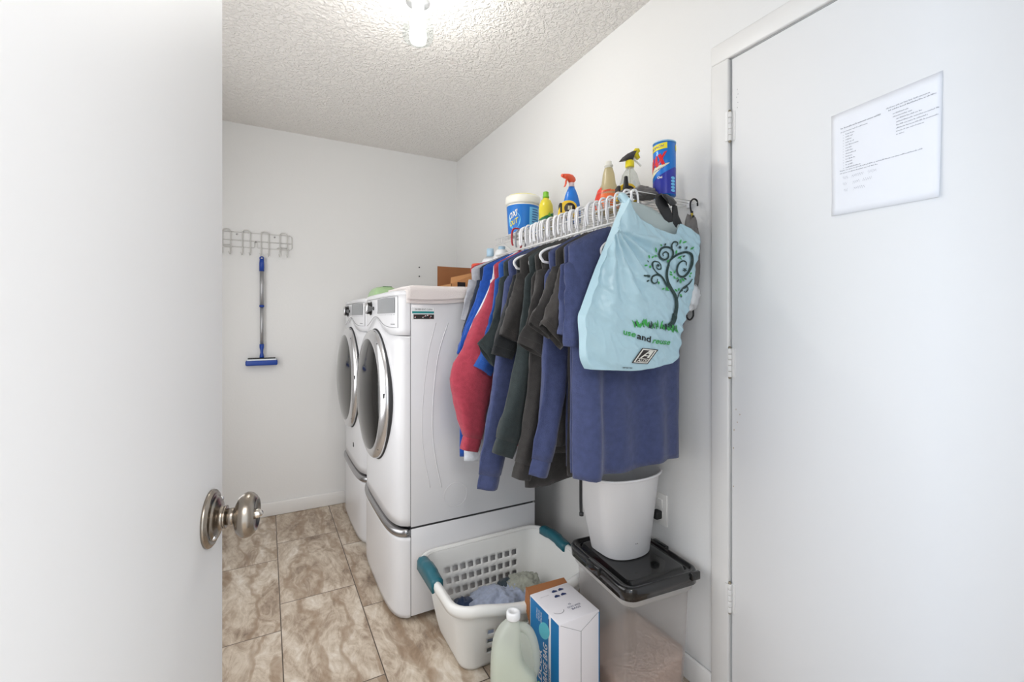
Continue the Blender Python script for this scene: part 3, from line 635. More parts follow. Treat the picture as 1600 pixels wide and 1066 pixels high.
# ------------------------------------------------------------------ clothes
def cloth(name, c): mat(name, c, .9, bump=.7, bscale=420, var=.13, vscale=60, spec=.2, sheen=.2)
cloth('navy', (68, 77, 115)); cloth('navy_deep', (56, 64, 98)); cloth('charcoal', (58, 56, 55)); cloth('charcoal_soft', (66, 63, 61)); cloth('near_black', (40, 42, 44))
cloth('green_black', (52, 60, 61)); cloth('red_cloth', (170, 64, 80)); cloth('royal', (42, 84, 160)); cloth('royal_deep', (30, 76, 160)); cloth('white_cloth', (222, 228, 236)); cloth('grey_cloth', (166, 167, 174)); cloth('dark_navy', (34, 44, 62))
GROUP = 'clothes hanging side by side under the wire shelf'
def garment(y0, kind, m, label, sh_px, endL, endR, hemL, hemR_z=None, long=False, seed=0, bulge=0, thick=.012, body_in=.03, fold=.010, name='t_shirt', hemx=None, sb=None):
    t = thing(name, label, kind, (HX, y0, 1.53), GROUP)
    s0 = atY(*sh_px, y0); xl = s0.x; xr = min(2*HX-xl, 1.232); zs = 1.434
    eL, eR = atY(*endL, y0), atY(*endR, y0)
    zh = atY(*hemL, y0).z; zhr = hemR_z if hemR_z else zh+.01
    xbl = hemx if hemx else xl+body_in; xbr = min(xr+.005, 1.236)
    nu, nv = 30, 34
    def ztop(x):
        a = abs(x-HX)
        if a < .075: return 1.514-.018*(1-(a/.075)**2)
        f = (a-.075)/(abs(xl-HX)-.075); return 1.514-.070*f-.012*max(0, f-.85)*6
    def P(i, j, sgn):
        xt = xl+.012+(xr-xl-.024)*i; xb = xbl+(xbr-xbl)*i
        e = min(1, j*2.2); e = e*e*(3-2*e); x = xt*(1-e)+xb*e
        zb = zh+(zhr-zh)*i+.006*math.sin(i*9+seed)
        z = ztop(xt)*(1-j)+zb*j
        edge = max(0, 1-abs(2*i-1)**6)
        d = thick*(.25+.75*min(1, j*9+.05))*edge**.5+.002
        k = min(1, j*1.4)
        w = fold*k*(math.sin(i*11+seed*1.7+j*1.3)*.6+math.sin(i*23+seed*2.9-j*2)*.35)+.005*N3(i*3, j*4, seed*3.1+sgn)+.005*k*N3(i*9, j*5, seed+7)+.0035*N3(i*16+j*6, j*11, seed)+.005*k*abs(N3(i*7+j*2, j*2.5, seed+3))
        if seed == 1:
            g = math.exp(-((i-.10)/.075)**2); w += (-.030*g+.022*math.exp(-((i-.24)/.06)**2))*min(1, j*1.3)**1.5; z -= .006*j**8*g
        return Vector((x, y0+sgn*d+w*.8, z))
    b = MB(); rings = []
    for j in range(nv+1):
        rings.append([P(i/nu, j/nv, -1) for i in range(nu+1)]+[P(1-i/nu, j/nv, 1) for i in range(nu+1)])
    b.loft(rings, cap=False); b.build('torso', m, t, solid=.0018)
    # collar ribbing
    b = MB(); pts = [Vector((HX+.078*math.cos(a), y0-.012*math.sin(a), 1.502-.030*max(0, math.sin(a))-.006)) for a in [k/24*2*math.pi for k in range(24)]]
    b.tube(pts, .0055, n=6, closed=True); b.build('collar', m, t)
    # sleeves
    def sleeve(side, eL, eR, open_=True):
        mid = (eL+eR)/2; we = (eR-eL).length/2
        tang_end = Vector((-(eR.z-eL.z), 0, (eR.x-eL.x))).normalized()*-1      # normal of the opening, pointing away from the shoulder
        c0 = Vector((xl+.052, y0, zs-.045)); w0 = .056
        if side > 0:
            c0 = Vector((xr-.035, y0, zs-.045)); w0 = .036
        c3 = Vector((mid.x, y0, mid.z)); L_ = (c3-c0).length
        c1 = c0+Vector((-.035*side*-1 if side < 0 else .01, 0, -.25*L_)); c1.x = c0.x-(.012 if side < 0 else -.006)
        c2 = c3-tang_end*(.35*L_)
        b = MB(); rings = []; n = 24; K = 22
        bb = sb if sb else (.024 if long else .019)
        for k in range(K+1):
            f = k/K; g = 1-f
            c = c0*g**3+c1*3*g*g*f+c2*3*g*f*f+c3*f**3
            tg = ((c1-c0)*3*g*g+(c2-c1)*6*g*f+(c3-c2)*3*f*f).normalized(); nx = Vector((tg.z, 0, -tg.x))
            if nx.x < 0: nx = -nx
            bl = math.sin(math.pi*f**1.5)**1.3
            c = c+Vector((-bulge*1.35*bl if side < 0 else 0, 0, 0))
            w = w0*g+we*f+bulge*bl
            if k == 0: w *= .75
            bk = bb*(.45+.55*min(1, f*5))*(1 if not long else (1-.15*f))+bulge*.5*math.sin(math.pi*f)
            if long and f > .9: w *= 1+.10*(1-(f-.9)/.1)
            ring = []
            for q in range(n):
                a = 2*math.pi*q/n; wr = 1+(.16*N3(math.cos(a)*2, math.sin(a)*2, f*5+seed*2)+.10*N3(math.cos(a)*3, math.sin(a)*3, f*11+seed*5))*min(1, f*3)
                fl = .005*math.sin(a*3+seed+f*4)*min(1, f*2)
                ring.append(c+nx*(w*math.cos(a)*wr)+Vector((0, bk*math.sin(a)*wr+fl, 0)))
            rings.append(ring)
        e = rings[-1]; cc = sum(e, Vector())/n; tin = (c2-c3).normalized()
        if not long:
            rings.append([cc+(p-cc)*.93 for p in e]); rings.append([cc+(p-cc)*.86+tin*.03 for p in e])
            b.loft(rings, cap=False); s_ = b.build('sleeve', m, t)
            # stitched hem line
            h = rings[K-2]; b = MB(); b.tube([cc+(p-cc)*1.0 for p in h], .0008, n=4, closed=True); b.build('sleeve_hem', m, s_)
        else:
            rings.append([cc+(p-cc)*.8 for p in e]); b.loft(rings, cap=False); s_ = b.build('sleeve', m, t)
            b = MB(); dn_ = -tin; cr = []
            for kk, (sc, dz) in enumerate(((.86, -.006), (.93, .003), (.95, .02), (.93, .040), (.90, .050), (.80, .050), (.74, .03))):
                cr.append([cc+(p-cc)*sc+dn_*dz for p in e])
            b.loft(cr, cap=False); b.build('cuff', m, s_)
    sleeve(-1, eL, eR)
    # the sleeve on the wall side
    if long: sleeve(1, Vector((xr-.03, y0, zh+.12)), Vector((xr+.028, y0, zh+.12)))
    else: sleeve(1, Vector((xr-.02, y0, zs-.24)), Vector((xr+.028, y0, zs-.20)))
    # hem band or waist rib
    if long:
        b = MB(); r2 = []
        for (jj, sc) in ((.985, 1.0), (1.0, 1.0)): r2.append([P(i/nu, jj, -1)+Vector((0, -.0015, 0)) for i in range(nu+1)]+[P(1-i/nu, jj, 1)+Vector((0, .0015, 0)) for i in range(nu+1)])
        low = [[p+Vector((0, 0, -.035)) for p in r2[1]]]; b.loft(r2+low, cap=False); b.build('waist_rib', m, t, solid=.001)
    return t
random.seed(2)
G = garment
G(1.072, 't-shirt', 'navy', 'navy t-shirt at the near end of the row, full front showing under the shopping bag', (884, 394), (882, 541), (920, 546), (897, 750), hemR_z=.775, seed=1, thick=.018, hemx=.782, fold=.019)
G(1.104, 't-shirt', 'navy', 'second navy t-shirt, directly behind the one with its full front showing', (877, 388), (873, 522), (900, 530), (905, 738), seed=2)
G(1.146, 't-shirt', 'charcoal_soft', 'charcoal t-shirt with a wide slanted sleeve, next behind the navy t-shirts', (876, 392), (843, 505), (878, 546), (905, 742), hemR_z=.745, seed=3, body_in=.07, sb=.024)
G(1.178, 't-shirt', 'charcoal', 'charcoal t-shirt between two other charcoal ones, its sleeve hem slanting', (864, 396), (825, 503), (858, 530), (890, 742), seed=4, body_in=.06)
G(1.214, 'sweatshirt', 'navy', 'navy sweatshirt whose paint-flecked cuffs hang under the charcoal sleeves', (853, 402), (830, 716), (862, 722), (868, 712), long=True, seed=5, name='sweatshirt', body_in=.08)
G(1.254, 't-shirt', 'charcoal', 'charcoal t-shirt with the lowest-hanging short sleeve, left of the navy sweatshirt cuffs', (841, 399), (808, 535), (850, 560), (850, 700), seed=6, body_in=.07, sb=.026)
G(1.298, 'sweatshirt', 'charcoal', 'black long-sleeved sweatshirt with its cuff just left of the navy cuffs', (832, 402), (806, 722), (834, 728), (838, 700), long=True, seed=7, name='sweatshirt', body_in=.06)
G(1.345, 'sweatshirt', 'green_black', 'dark green-grey sweatshirt with a long sleeve ending in a pointed cuff', (822, 399), (776, 684), (808, 694), (812, 700), long=True, seed=8, name='sweatshirt', body_in=.06)
G(1.388, 't-shirt', 'charcoal', 'black t-shirt behind the dark green-grey sweatshirt, short sleeve showing', (808, 404), (781, 522), (806, 534), (790, 768), seed=9)
G(1.420, 't-shirt', 'near_black', 'black t-shirt whose low sleeve edge shows right of the long navy sleeve', (803, 408), (768, 553), (800, 562), (800, 735), seed=10)
G(1.458, 'sweatshirt', 'navy', 'navy sweatshirt whose long sleeve hangs lowest of all the clothes', (790, 418), (747, 741), (783, 743), (800, 700), long=True, seed=11, name='sweatshirt', body_in=.06)
G(1.503, 't-shirt', 'green_black', 'very dark green t-shirt between the royal blue and the long navy sleeve', (783, 421), (746, 537), (772, 575), (775, 690), seed=12)
G(1.545, 't-shirt', 'royal', 'royal blue t-shirt right of the red sweatshirt', (775, 421), (740, 572), (766, 588), (770, 680), seed=13)
G(1.592, 'sweatshirt', 'red_cloth', 'dark red sweatshirt with a puffed long sleeve in front of the dryer', (768, 417), (724, 681), (751, 686), (765, 690), long=True, seed=14, name='sweatshirt', bulge=.044, body_in=.06)
G(1.632, 't-shirt', 'white_cloth', 'white t-shirt showing as a thin stripe left of the red sweatshirt', (767, 423), (762, 520), (785, 530), (728, 722), seed=15, hemx=.675)
G(1.662, 't-shirt', 'royal_deep', 'bright blue t-shirt behind the red sweatshirt, its hem showing below', (752, 422), (713, 552), (744, 566), (719, 713), seed=16, hemx=.668)
G(1.702, 't-shirt', 'dark_navy', 'dark navy t-shirt second from the far end of the row', (746, 432), (721, 524), (742, 530), (745, 640), seed=17)
G(1.742, 'shirt', 'grey_cloth', 'light grey shirt at the far end of the row beside the cardboard box', (733, 424), (720, 500), (744, 505), (742, 600), seed=18, name='shirt')
# paint flecks live on the cloth itself
mat('paint_fleck', (216, 214, 210), .7)

# ------------------------------------------------------------------ black strap under the clothes
b = MB(); p = atY(908, 803, 1.165)
pts = smooth([(p.x+.02, 1.165, 1.45), (p.x+.01, 1.163, 1.2), (p.x, 1.165, .9), (p.x-.002, 1.164, p.z+.05), (p.x+.001, 1.165, p.z)], 8)
def ribbon(b, pts, w, axis=Vector((1, 0, 0)), m=0):
    rings = [[q-axis*w/2+Vector((0, -.0015, 0)), q+axis*w/2+Vector((0, -.0015, 0)), q+axis*w/2+Vector((0, .0015, 0)), q-axis*w/2+Vector((0, .0015, 0))] for q in pts]
    b.loft(rings, m, smooth=False)
ribbon(b, pts, .010); b.lathe([(.001, -.008), (.007, -.006), (.007, .004), (.001, .006)], Matrix.Translation(pts[-1]), 0, 10)
tag(b.build('hanging_strap', 'black_nylon'), 'thin black strap hanging down below the clothes left of the waste bin', 'strap')

# ------------------------------------------------------------------ shopping bag
mat('bag_blue', (172, 204, 216), .30, bump=.6, bscale=55, spec=.5); mat('bag_inside', (176, 190, 190), .5)
mat('ink_dark', (20, 52, 50), .5); mat('ink_green', (58, 160, 74), .5); mat('ink_black', (28, 34, 38), .5); mat('logo_white', (222, 222, 214), .5); mat('logo_brown', (44, 36, 34), .5)
YG = .995
def bagY(X, z):
    cx, cz = .985, 1.22
    g = math.exp(-((X-cx)/.19)**2-((z-cz)/.20)**2)
    w = 0
    # long creases fanning out from the hung corner and sagging folds
    dx, dz = X-.86, 1.49-z; a = math.atan2(dx, max(dz, .01)); r = math.hypot(dx, dz)
    w += .0085*math.sin(a*17+1.5*N3(X, 1, z, 6))*math.exp(-((r-.13)/.15)**2)
    rg = lambda q: 1-2*abs(q)
    w += .0075*N3(X*9+z*14, 5, z*4-X*3, 1.6)-.0055*rg(N3(X*20+z*24, 2, z*5-X*4, 1))-.0026*rg(N3(X*34+z*16, 7, z*13-X*6, 1))-.0016*N3(X*50, 3, z*60, 1)
    c = (X-.80)*.55+(z-1.10); w += .007*math.exp(-(c/.012)**2)*max(0, 1-abs(X-.88)/.14)*-1
    return YG-.040*g+w
def bagpt(u, v, off=.0038):
    y = YG
    for _ in range(4): q = atY(u, v, y); y = bagY(q.x, q.z)
    q = atY(u, v, y); return Vector((q.x, bagY(q.x, q.z)-off, q.z))
bag = thing('shopping_bag', 'pale blue plastic shopping bag with a tree print hanging from the shelf end', 'shopping bag', atY(1000, 578, YG))
def curve(px, n):
    pts = [atY(u, v, YG) for u, v in px]; P_ = smooth(pts, 10)
    L_ = [0]
    for i in range(1, len(P_)): L_.append(L_[-1]+(P_[i]-P_[i-1]).length)
    out = []
    for k in range(n+1):
        d = L_[-1]*k/n; i = 1
        while i < len(L_)-1 and L_[i] < d: i += 1
        f = (d-L_[i-1])/max(1e-9, L_[i]-L_[i-1]); out.append(P_[i-1].lerp(P_[i], f))
    return out
def coons(top, bot, left, right, nu, nv, yfn, m, name, parent, solid=.0006):
    T, B, Lc, R_ = curve(top, nu), curve(bot, nu), curve(left, nv), curve(right, nv)
    def fn(i, j):
        a, c = round(i*nu), round(j*nv)
        P_ = T[a]*(1-j)+B[a]*j+Lc[c]*(1-i)+R_[c]*i-(T[0]*(1-i)*(1-j)+T[-1]*i*(1-j)+B[0]*(1-i)*j+B[-1]*i*j)
        return Vector((P_.x, yfn(P_.x, P_.z, i, j), P_.z))
    b = MB(); b.grid(fn, nu, nv); return b.build(name, m, parent, solid=solid)
left = [(979, 311), (966, 345), (950, 385), (932, 430), (914, 480), (909, 496), (911, 530), (912, 560), (919, 577)]
right = [(1092, 368), (1088, 400), (1079, 440), (1069, 480), (1056, 513), (1052, 540), (1049, 555), (1040, 566)]
bot = [(919, 577), (950, 578), (985, 578), (1015, 572), (1040, 566)]
topf = [(979, 311), (984, 327), (1004, 345), (1030, 359), (1048, 367), (1056, 362), (1062, 350), (1074, 356), (1092, 368)]
topb = [(979, 310), (990, 310), (1010, 316), (1028, 322), (1046, 334), (1060, 342), (1074, 352), (1092, 368)]
def yf(x, z, i, j):
    e = max(0, 1-abs(2*i-1)**7)*(max(0, 1-(max(0, j-.9)/.1)**3)); return bagY(x, z)*1+(1-e)*(YG+.004-bagY(x, z))*.8
coons(topf, bot, left, right, 150, 150, lambda x, z, i, j: bagY(x, z), 'bag_blue', 'front_sheet', bag)
coons(topb, bot, left, right, 50, 50, lambda x, z, i, j: YG+.016+.010*math.sin(math.pi*i)+.004*N3(x*20, z*20, 4), 'bag_inside', 'back_sheet', bag)
# side gussets joining both sheets
b = MB()
for cu in (left, right, bot):
    C_ = curve(cu, 60)
    b.grid(lambda i, j: Vector((C_[round(i*60)].x+(.004*math.sin(math.pi*j) if cu is right else 0), bagY(C_[round(i*60)].x, C_[round(i*60)].z)*(1-j)+(YG+.018)*j, C_[round(i*60)].z)), 60, 3)
b.build('gusset', 'bag_blue', bag)
# handle loop gathered over a hanger hook
hp = atY(980, 311, YG)
b = MB()
b.tube(smooth([hp+Vector((.004, .000, -.012)), hp+Vector((-.002, .012, .008)), hp+Vector((.004, .03, .018)), hp+Vector((.018, .045, .012)), hp+Vector((.028, .03, -.006)), hp+Vector((.03, .014, -.014))], 5), [.012-.0003*k for k in range(26)], n=10)
b.build('handle', 'bag_blue', bag)
# printed tree
b = MB()
def rib(px, ws, m=0, k=6):
    P2 = smooth([Vector((u, v, 0)) for u, v in px], k); n = len(P2)
    W_ = [ws[0]+(ws[1]-ws[0])*i/(n-1) for i in range(n)] if len(ws) == 2 else [ws[min(int(i/(n-1)*(len(ws)-1)), len(ws)-2)]*(1-((i/(n-1)*(len(ws)-1)) % 1))+ws[min(int(i/(n-1)*(len(ws)-1))+1, len(ws)-1)]*((i/(n-1)*(len(ws)-1)) % 1) for i in range(n)]
    vs = []
    for i in range(n):
        d = P2[min(i+1, n-1)]-P2[max(i-1, 0)]; d.normalize(); nn = Vector((-d.y, d.x, 0))*W_[i]/2
        vs += [bagpt(P2[i].x+nn.x, P2[i].y+nn.y), bagpt(P2[i].x-nn.x, P2[i].y-nn.y)]
    b.add(vs, [(2*i, 2*i+1, 2*i+3, 2*i+2) for i in range(n-1)], m, False)
def leaf(u, v, ang, L_, w, m):
    a = math.radians(ang); dx, dy = math.cos(a), math.sin(a); pts = []
    for k in range(9):
        f = k/8; ww = w/2*math.sin(math.pi*f)**.7; pts.append((u+dx*L_*f, v+dy*L_*f, ww))
    vs = []
    for x, y, ww in pts: vs += [bagpt(x-dy*ww, y+dx*ww), bagpt(x+dy*ww, y-dx*ww)]
    b.add(vs, [(2*i, 2*i+1, 2*i+3, 2*i+2) for i in range(8)], m, False)
Z = lambda x, y: (970+x/4.262, 340+y/4.262)                    # reading of the enlarged print
def zr(L_, ws, m=0): rib([Z(*p) for p in L_], ws, m)
zr([(318, 725), (345, 690), (358, 640), (366, 575), (355, 520), (330, 475), (308, 430), (300, 385), (305, 340), (318, 290)], (9, 6, 5, 4.5, 4, 3))
zr([(290, 740), (318, 722), (340, 700), (350, 660)], (1, 7)); zr([(345, 740), (338, 700), (350, 640)], (2, 6))
zr([(318, 290), (345, 265), (385, 242), (430, 232), (460, 245), (470, 275), (465, 320), (440, 370), (410, 395), (380, 385), (368, 350), (380, 310), (405, 290), (428, 298), (432, 325)], (3, 3.5, 4.5, 3, 2.5, 1.2))
zr([(330, 280), (342, 245), (335, 212), (300, 198), (265, 208), (250, 240), (258, 268), (285, 282), (308, 268), (310, 242), (292, 230), (275, 242), (278, 258)], (2.5, 3.2, 3, 2.4, 1.5))
zr([(335, 205), (334, 182), (348, 164), (368, 166), (372, 182), (360, 192)], (2, 2.6, 1))
zr([(330, 475), (300, 450), (268, 398), (235, 372), (208, 340), (200, 310), (215, 293), (245, 297)], (3.2, 3, 2.6, 1.6))
zr([(262, 388), (232, 382), (205, 395), (198, 420), (212, 438), (235, 432), (238, 410)], (3, 2.6, 1.2))
zr([(245, 297), (262, 320), (255, 345), (235, 340), (232, 318)], (1.4, 2, 1))
zr([(368, 560), (380, 510), (410, 470), (450, 440), (470, 410)], (1.2, 2.6, 1.5)); zr([(415, 475), (435, 462), (440, 480), (425, 498), (415, 490)], (1.5, 2, 1))
random.seed(9)
for (x, y, a, L_, m) in ((385, 178, -70, 34, 1), (405, 170, -20, 30, 1), (425, 215, -65, 26, 0), (456, 215, -35, 34, 1), (285, 190, -60, 20, 0), (268, 192, -130, 16, 1), (232, 235, -100, 36, 1), (238, 260, 200, 22, 1), (300, 300, -50, 26, 1), (360, 245, -75, 30, 1), (370, 275, -30, 40, 1),
     (405, 262, -20, 20, 0), (385, 268, 40, 20, 1), (180, 300, -140, 22, 0), (185, 275, -100, 26, 1), (200, 272, -50, 20, 1), (172, 318, 170, 22, 1), (182, 320, 70, 20, 1), (168, 392, -160, 22, 0), (190, 398, 200, 26, 0), (182, 415, 120, 18, 0), (190, 390, -170, 28, 0),
     (245, 425, 80, 20, 1), (340, 385, 200, 24, 1), (348, 372, -70, 22, 1), (345, 390, 60, 22, 1), (335, 372, -140, 20, 1), (378, 408, 110, 26, 0), (388, 408, 80, 34, 1), (400, 402, 55, 30, 1), (412, 405, 20, 22, 0), (378, 400, 150, 18, 1), (455, 380, -50, 18, 1), (450, 385, 60, 16, 1),
     (295, 460, 60, 36, 1), (300, 462, 100, 26, 1), (285, 470, 150, 20, 1), (370, 495, -130, 24, 1), (378, 490, -80, 22, 1), (392, 492, -30, 18, 0), (388, 510, 50, 20, 1), (395, 520, 80, 14, 0)):
    u, v = Z(x, y); leaf(u, v, a, L_/4.262, 2.6, m)
for (x, y, s_) in ((388, 200, 9), (420, 350, 12), (243, 320, 9)):
    u, v = Z(x, y)
    for k in range(5): leaf(u, v, k*72+20, s_/4.262*1.3, 1.7, 0)
for k in range(58):
    f = k/57; x = 85+f*285+random.uniform(-6, 6); y = 728+f*40-10*math.sin(f*3)+random.uniform(-8, 10); a = -90+random.uniform(-32, 22)
    u, v = Z(x, y); leaf(u, v, a, random.uniform(28, 56)/4.262, 2.1, 1 if random.random() < .62 else 0)
b.build('tree_print', ['ink_dark', 'ink_green'], bag)
b = MB()
def ptext(txt, p0, p1, up, m, shear=0, bold=.02):
    vs, fs, x1 = text2d(txt, shear, bold); dx, dy = p1[0]-p0[0], p1[1]-p0[1]
    b.add([bagpt(p0[0]+dx*v[0]/x1+up[0]*v[1]/.7, p0[1]+dy*v[0]/x1+up[1]*v[1]/.7) for v in vs], fs, m, False)
ptext('use', Z(8, 775), Z(88, 798), (1, -8.5), 0); ptext('and', Z(100, 806), Z(192, 832), (1, -9.5), 1); ptext('reuse', Z(200, 836), Z(322, 848), (1, -8.5), 0, .3)
b.build('slogan_print', ['ink_green', 'ink_black'], bag)
b = MB(); ptext('www.', Z(4, 1004), Z(75, 1008), (.6, -3.6), 0, 0, .0); b.build('address_print', 'ink_black', bag)
b = MB()
def poly(pts, m, off): b.add([bagpt(*Z(*p), off) for p in pts], [tuple(range(len(pts)))], m, False)
A_, B_2, C_2, D_ = (136, 868), (244, 880), (172, 976), (66, 968)          # corners of the emblem: top-left, top-right, bottom-right, bottom-left
def em(a, c): 
    x = (A_[0]*(1-a)+B_2[0]*a)*(1-c)+(D_[0]*(1-a)+C_2[0]*a)*c; y = (A_[1]*(1-a)+B_2[1]*a)*(1-c)+(D_[1]*(1-a)+C_2[1]*a)*c; return (x, y)
def ep(L_, m, off):
    off += .0024
    if len(L_) == 4:
        b.grid(lambda i, j: bagpt(*Z(*em(*[(L_[0][k]*(1-i)+L_[1][k]*i)*(1-j)+(L_[3][k]*(1-i)+L_[2][k]*i)*j for k in (0, 1)])), off), 10, 10, m); return
    b.add([bagpt(*Z(*em(*p)), off) for p in L_], [tuple(range(len(L_)))], m, False)
ep([(0, 0), (1, 0), (1, 1), (0, 1)], 1, .0016); ep([(.07, .05), (.93, .05), (.93, .95), (.07, .95)], 0, .0020); ep([(.15, .11), (.85, .11), (.85, .90), (.15, .90)], 1, .0024)
ep([(.25, .64), (.52, .12), (.62, .12), (.36, .64)], 0, .0028); ep([(.62, .12), (.78, .12), (.78, .34), (.55, .34)], 0, .0028); ep([(.66, .34), (.78, .34), (.78, .60), (.66, .60)], 0, .0028)
ep([(.46, .44), (.66, .44), (.66, .50), (.42, .50)], 0, .0028); ep([(.18, .66), (.82, .66), (.82, .69), (.18, .69)], 0, .0028)
vs, fs, x1 = text2d('ALDI', 0, .02)
b.add([bagpt(*Z(*em(.22+.56*v[0]/x1, .87-.15*v[1]/.7)), .0054) for v in vs], fs, 0, False)
b.build('emblem', ['logo_white', 'logo_brown'], bag)

# ------------------------------------------------------------------ bungee cord, black pouch, grey and white bags at the shelf end
mat('bungee_yellow', (196, 172, 60), .7); mat('grey_plastic', (118, 114, 112), .4, bump=.5, bscale=60); clearmat('white_film', (236, 234, 230), .15, .3, .1)
t = thing('bungee_cord', 'yellow and black bungee cord with black hooks hanging at the shelf near end', 'bungee cord', (1.25, 1.045, ZS))
yb = SY0-.004; ptop = atY(1082, 312, yb); pm = atY(1084, 330, yb); pl = atY(1083, 474, yb)
def P_(u, v): return atY(u, v, yb)
b = MB(); b.tube(smooth([P_(1090, 322), P_(1089, 314), P_(1084, 311), P_(1079, 316), P_(1079, 326), P_(1081, 334)], 5), .0028, n=8); b.build('hook', 'black_matte', t)
b = MB(); b.tube(smooth([P_(1083, 474), P_(1083, 484), P_(1083, 494), P_(1078, 500), P_(1073, 496), P_(1073, 492)], 5), .0028, n=8); b.build('hook', 'black_matte', t)
b = MB(); a0, a1 = P_(1081, 330), P_(1083, 476); K = 90
for k in range(K):
    q0 = a0.lerp(a1, k/K); q1 = a0.lerp(a1, (k+1)/K); b.tube([q0, q1], .0042, 1 if (k//2) % 3 == 0 else 0, n=8, cap=False)
b.build('elastic_cord', ['bungee_yellow', 'black_matte'], t)
b = MB(); b.lathe([(.001, -.006), (.0065, -.004), (.0065, .006), (.001, .008)], Matrix.Translation(P_(1082, 340)), 0, 12); b.build('ferrule', 'black_matte', t)
# black pouch strap
t = thing('pouch_strap', 'black padded strap with a flap draped over the near end of the shelf', 'strap', atY(1040, 305, 1.05))
b = MB()
def slabp(px, y0_, y1_, m=0, round_=.006, th=.02):
    P2 = [Vector((u, v, 0)) for u, v in px]; c = sum(P2, Vector())/len(P2)
    rings = []
    for k, (f, dy) in enumerate(((.80, 0), (.95, .12), (1.0, .35), (1.0, .65), (.95, .88), (.80, 1))):
        rings.append([atY(c.x+(p.x-c.x)*f, c.y+(p.y-c.y)*f, y0_+(y1_-y0_)*dy) for p in P2])
    b.loft(rings, m)
slabp([(1024, 304), (1034, 302), (1040, 310), (1046, 324), (1052, 338), (1054, 350), (1046, 352), (1038, 345), (1030, 330), (1024, 318)], 1.018, 1.042); b.build('strap_band', 'black_nylon', t)
b = MB(); slabp([(1032, 303), (1042, 303), (1052, 309), (1058, 317), (1055, 321), (1048, 322), (1040, 314)], 1.000, 1.020); b.build('flap', 'black_plastic', t)
b = MB(); slabp([(1050, 318), (1058, 322), (1060, 336), (1066, 350), (1072, 362), (1060, 366), (1050, 350)], 1.018, 1.040); b.build('strap_tail', 'black_nylon', t)
def crumple(name, c, r, m, label, cat, seed, amp=.25, sub=4, fr=2.2, parent=None, build_only=False, ridge=True):
    b2 = bmesh.new(); bmesh.ops.create_icosphere(b2, subdivisions=sub, radius=1)
    for v in b2.verts:
        n = v.co.normalized(); q = n*fr+Vector((seed*3.3, seed*1.7, seed))
        a = noise.noise(q)*.6; rg = 1-abs(noise.noise(q*2.1))*2.2; r3 = (1-abs(noise.noise(q*4.7))*2)
        k = 1+amp*(a+(.35*rg+.16*r3 if ridge else 0)); v.co = Vector((n.x*r[0]*k, n.y*r[1]*k, n.z*r[2]*k))
        if 'basket' in label:
            w = v.co+c; f = max(0, min(1, w.z/.28)); x1 = .212+.05*f; w.x = max(.828-x1, min(.828+x1, w.x)); w.y = max(1.475-.05*f, min(1.742+.03*f, w.y)); w.z = max(.012, w.z); v.co = w-c
    b = MB(); b.bm(b2, 0, True, Matrix.Translation(c)); o = b.build(name, m, parent)
    if not build_only: tag(o, label, cat)
    return o
crumple('grey_bag', atY(1080, 398, 1.045), (.028, .024, .120), 'grey_plastic', 'crumpled grey plastic bag hanging behind the pale blue shopping bag', 'plastic bag', 4, .35)
crumple('white_bag', atY(1074, 462, 1.04), (.040, .026, .048), 'pale_white', 'crumpled white plastic bag at the wall beside the lower bungee hook', 'plastic bag', 6, .4)
crumple('grey_wrap', atY(1007, 303, 1.085)+Vector((0, 0, .002)), (.042, .03, .016), 'grey_plastic', 'crumpled grey plastic wrap lying over the hanger hooks at the near end', 'plastic wrap', 8, .6)

# ------------------------------------------------------------------ cleaning things on the shelf
def spot(u, X): r = (u-800)/F; return X*(cs-sn*r)/(sn+cs*r)
ZI = ZS+.0016
def phi(x, y): return math.atan2(-y, -x)
def cyl(x, y, z, r, a, h, k=1): return Vector((x+r*math.cos(a)*k, y+r*math.sin(a), z+h))
# big tub
mat('lid_white', (238, 236, 226), .35); mat('lid_yellow', (236, 228, 120), .5); mat('label_blue', (20, 112, 196), .35); mat('label_light', (110, 190, 236), .4); mat('label_deep', (18, 64, 150), .35); mat('lab_yellow', (236, 222, 50), .4)
x = 1.085; y = spot(817, x); t = thing('powder_tub', 'large white tub with a blue label at the far end of the wire shelf', 'tub', (x, y, ZI)); T = Matrix.Translation((x, y, ZI))
b = MB(); b.lathe([(.001, 0), (.066, 0), (.069, .004), (.078, .158), (.001, .158)], T, 0, 40); b.build('body', 'lid_white', t)
b = MB(); b.lathe([(.001, .150), (.080, .150), (.084, .156), (.085, .180), (.083, .188), (.001, .189)], T, 0, 40); b.lathe([(.001, .1885), (.076, .1885), (.074, .193), (.001, .193)], T, 1, 40); b.build('lid', ['lid_white', 'lid_yellow'], t)
b = MB(); f0 = phi(x, y); rr = lambda h: .0695+(h-.004)/.154*.009
def tubp(a, h, off=0): return cyl(x, y, ZI, rr(h)+.0006+off, f0+a, h)
b.grid(lambda i, j: tubp(-1.6+3.1*i, .010+.132*j), 40, 4, 0)
b.grid(lambda i, j: tubp(.42+.95*i, .018+.112*j, .0004), 10, 2, 1)
for k in range(9): b.grid(lambda i, j, k=k: tubp(.62+.7*i*(.6+.4*((k*7) % 5)/5), .026+.0115*k+.004*j, .0008), 8, 1, 2)
b.add([tubp(-.62+.48*math.cos(a), .070+.040*math.sin(a), .0006) for a in [k/24*2*math.pi for k in range(24)]], [tuple(range(24))], 1, False)
put_text(b, 'OXI', lambda a, c: tubp(-1.0+a+c*1.5, .072+c+.03*a, .0016), .62, .030, 3, 0, .02)
put_text(b, 'OUT', lambda a, c: tubp(-.95+a+c*1.5, .040+c+.03*a, .0016), .62, .024, 4, 0, .02)
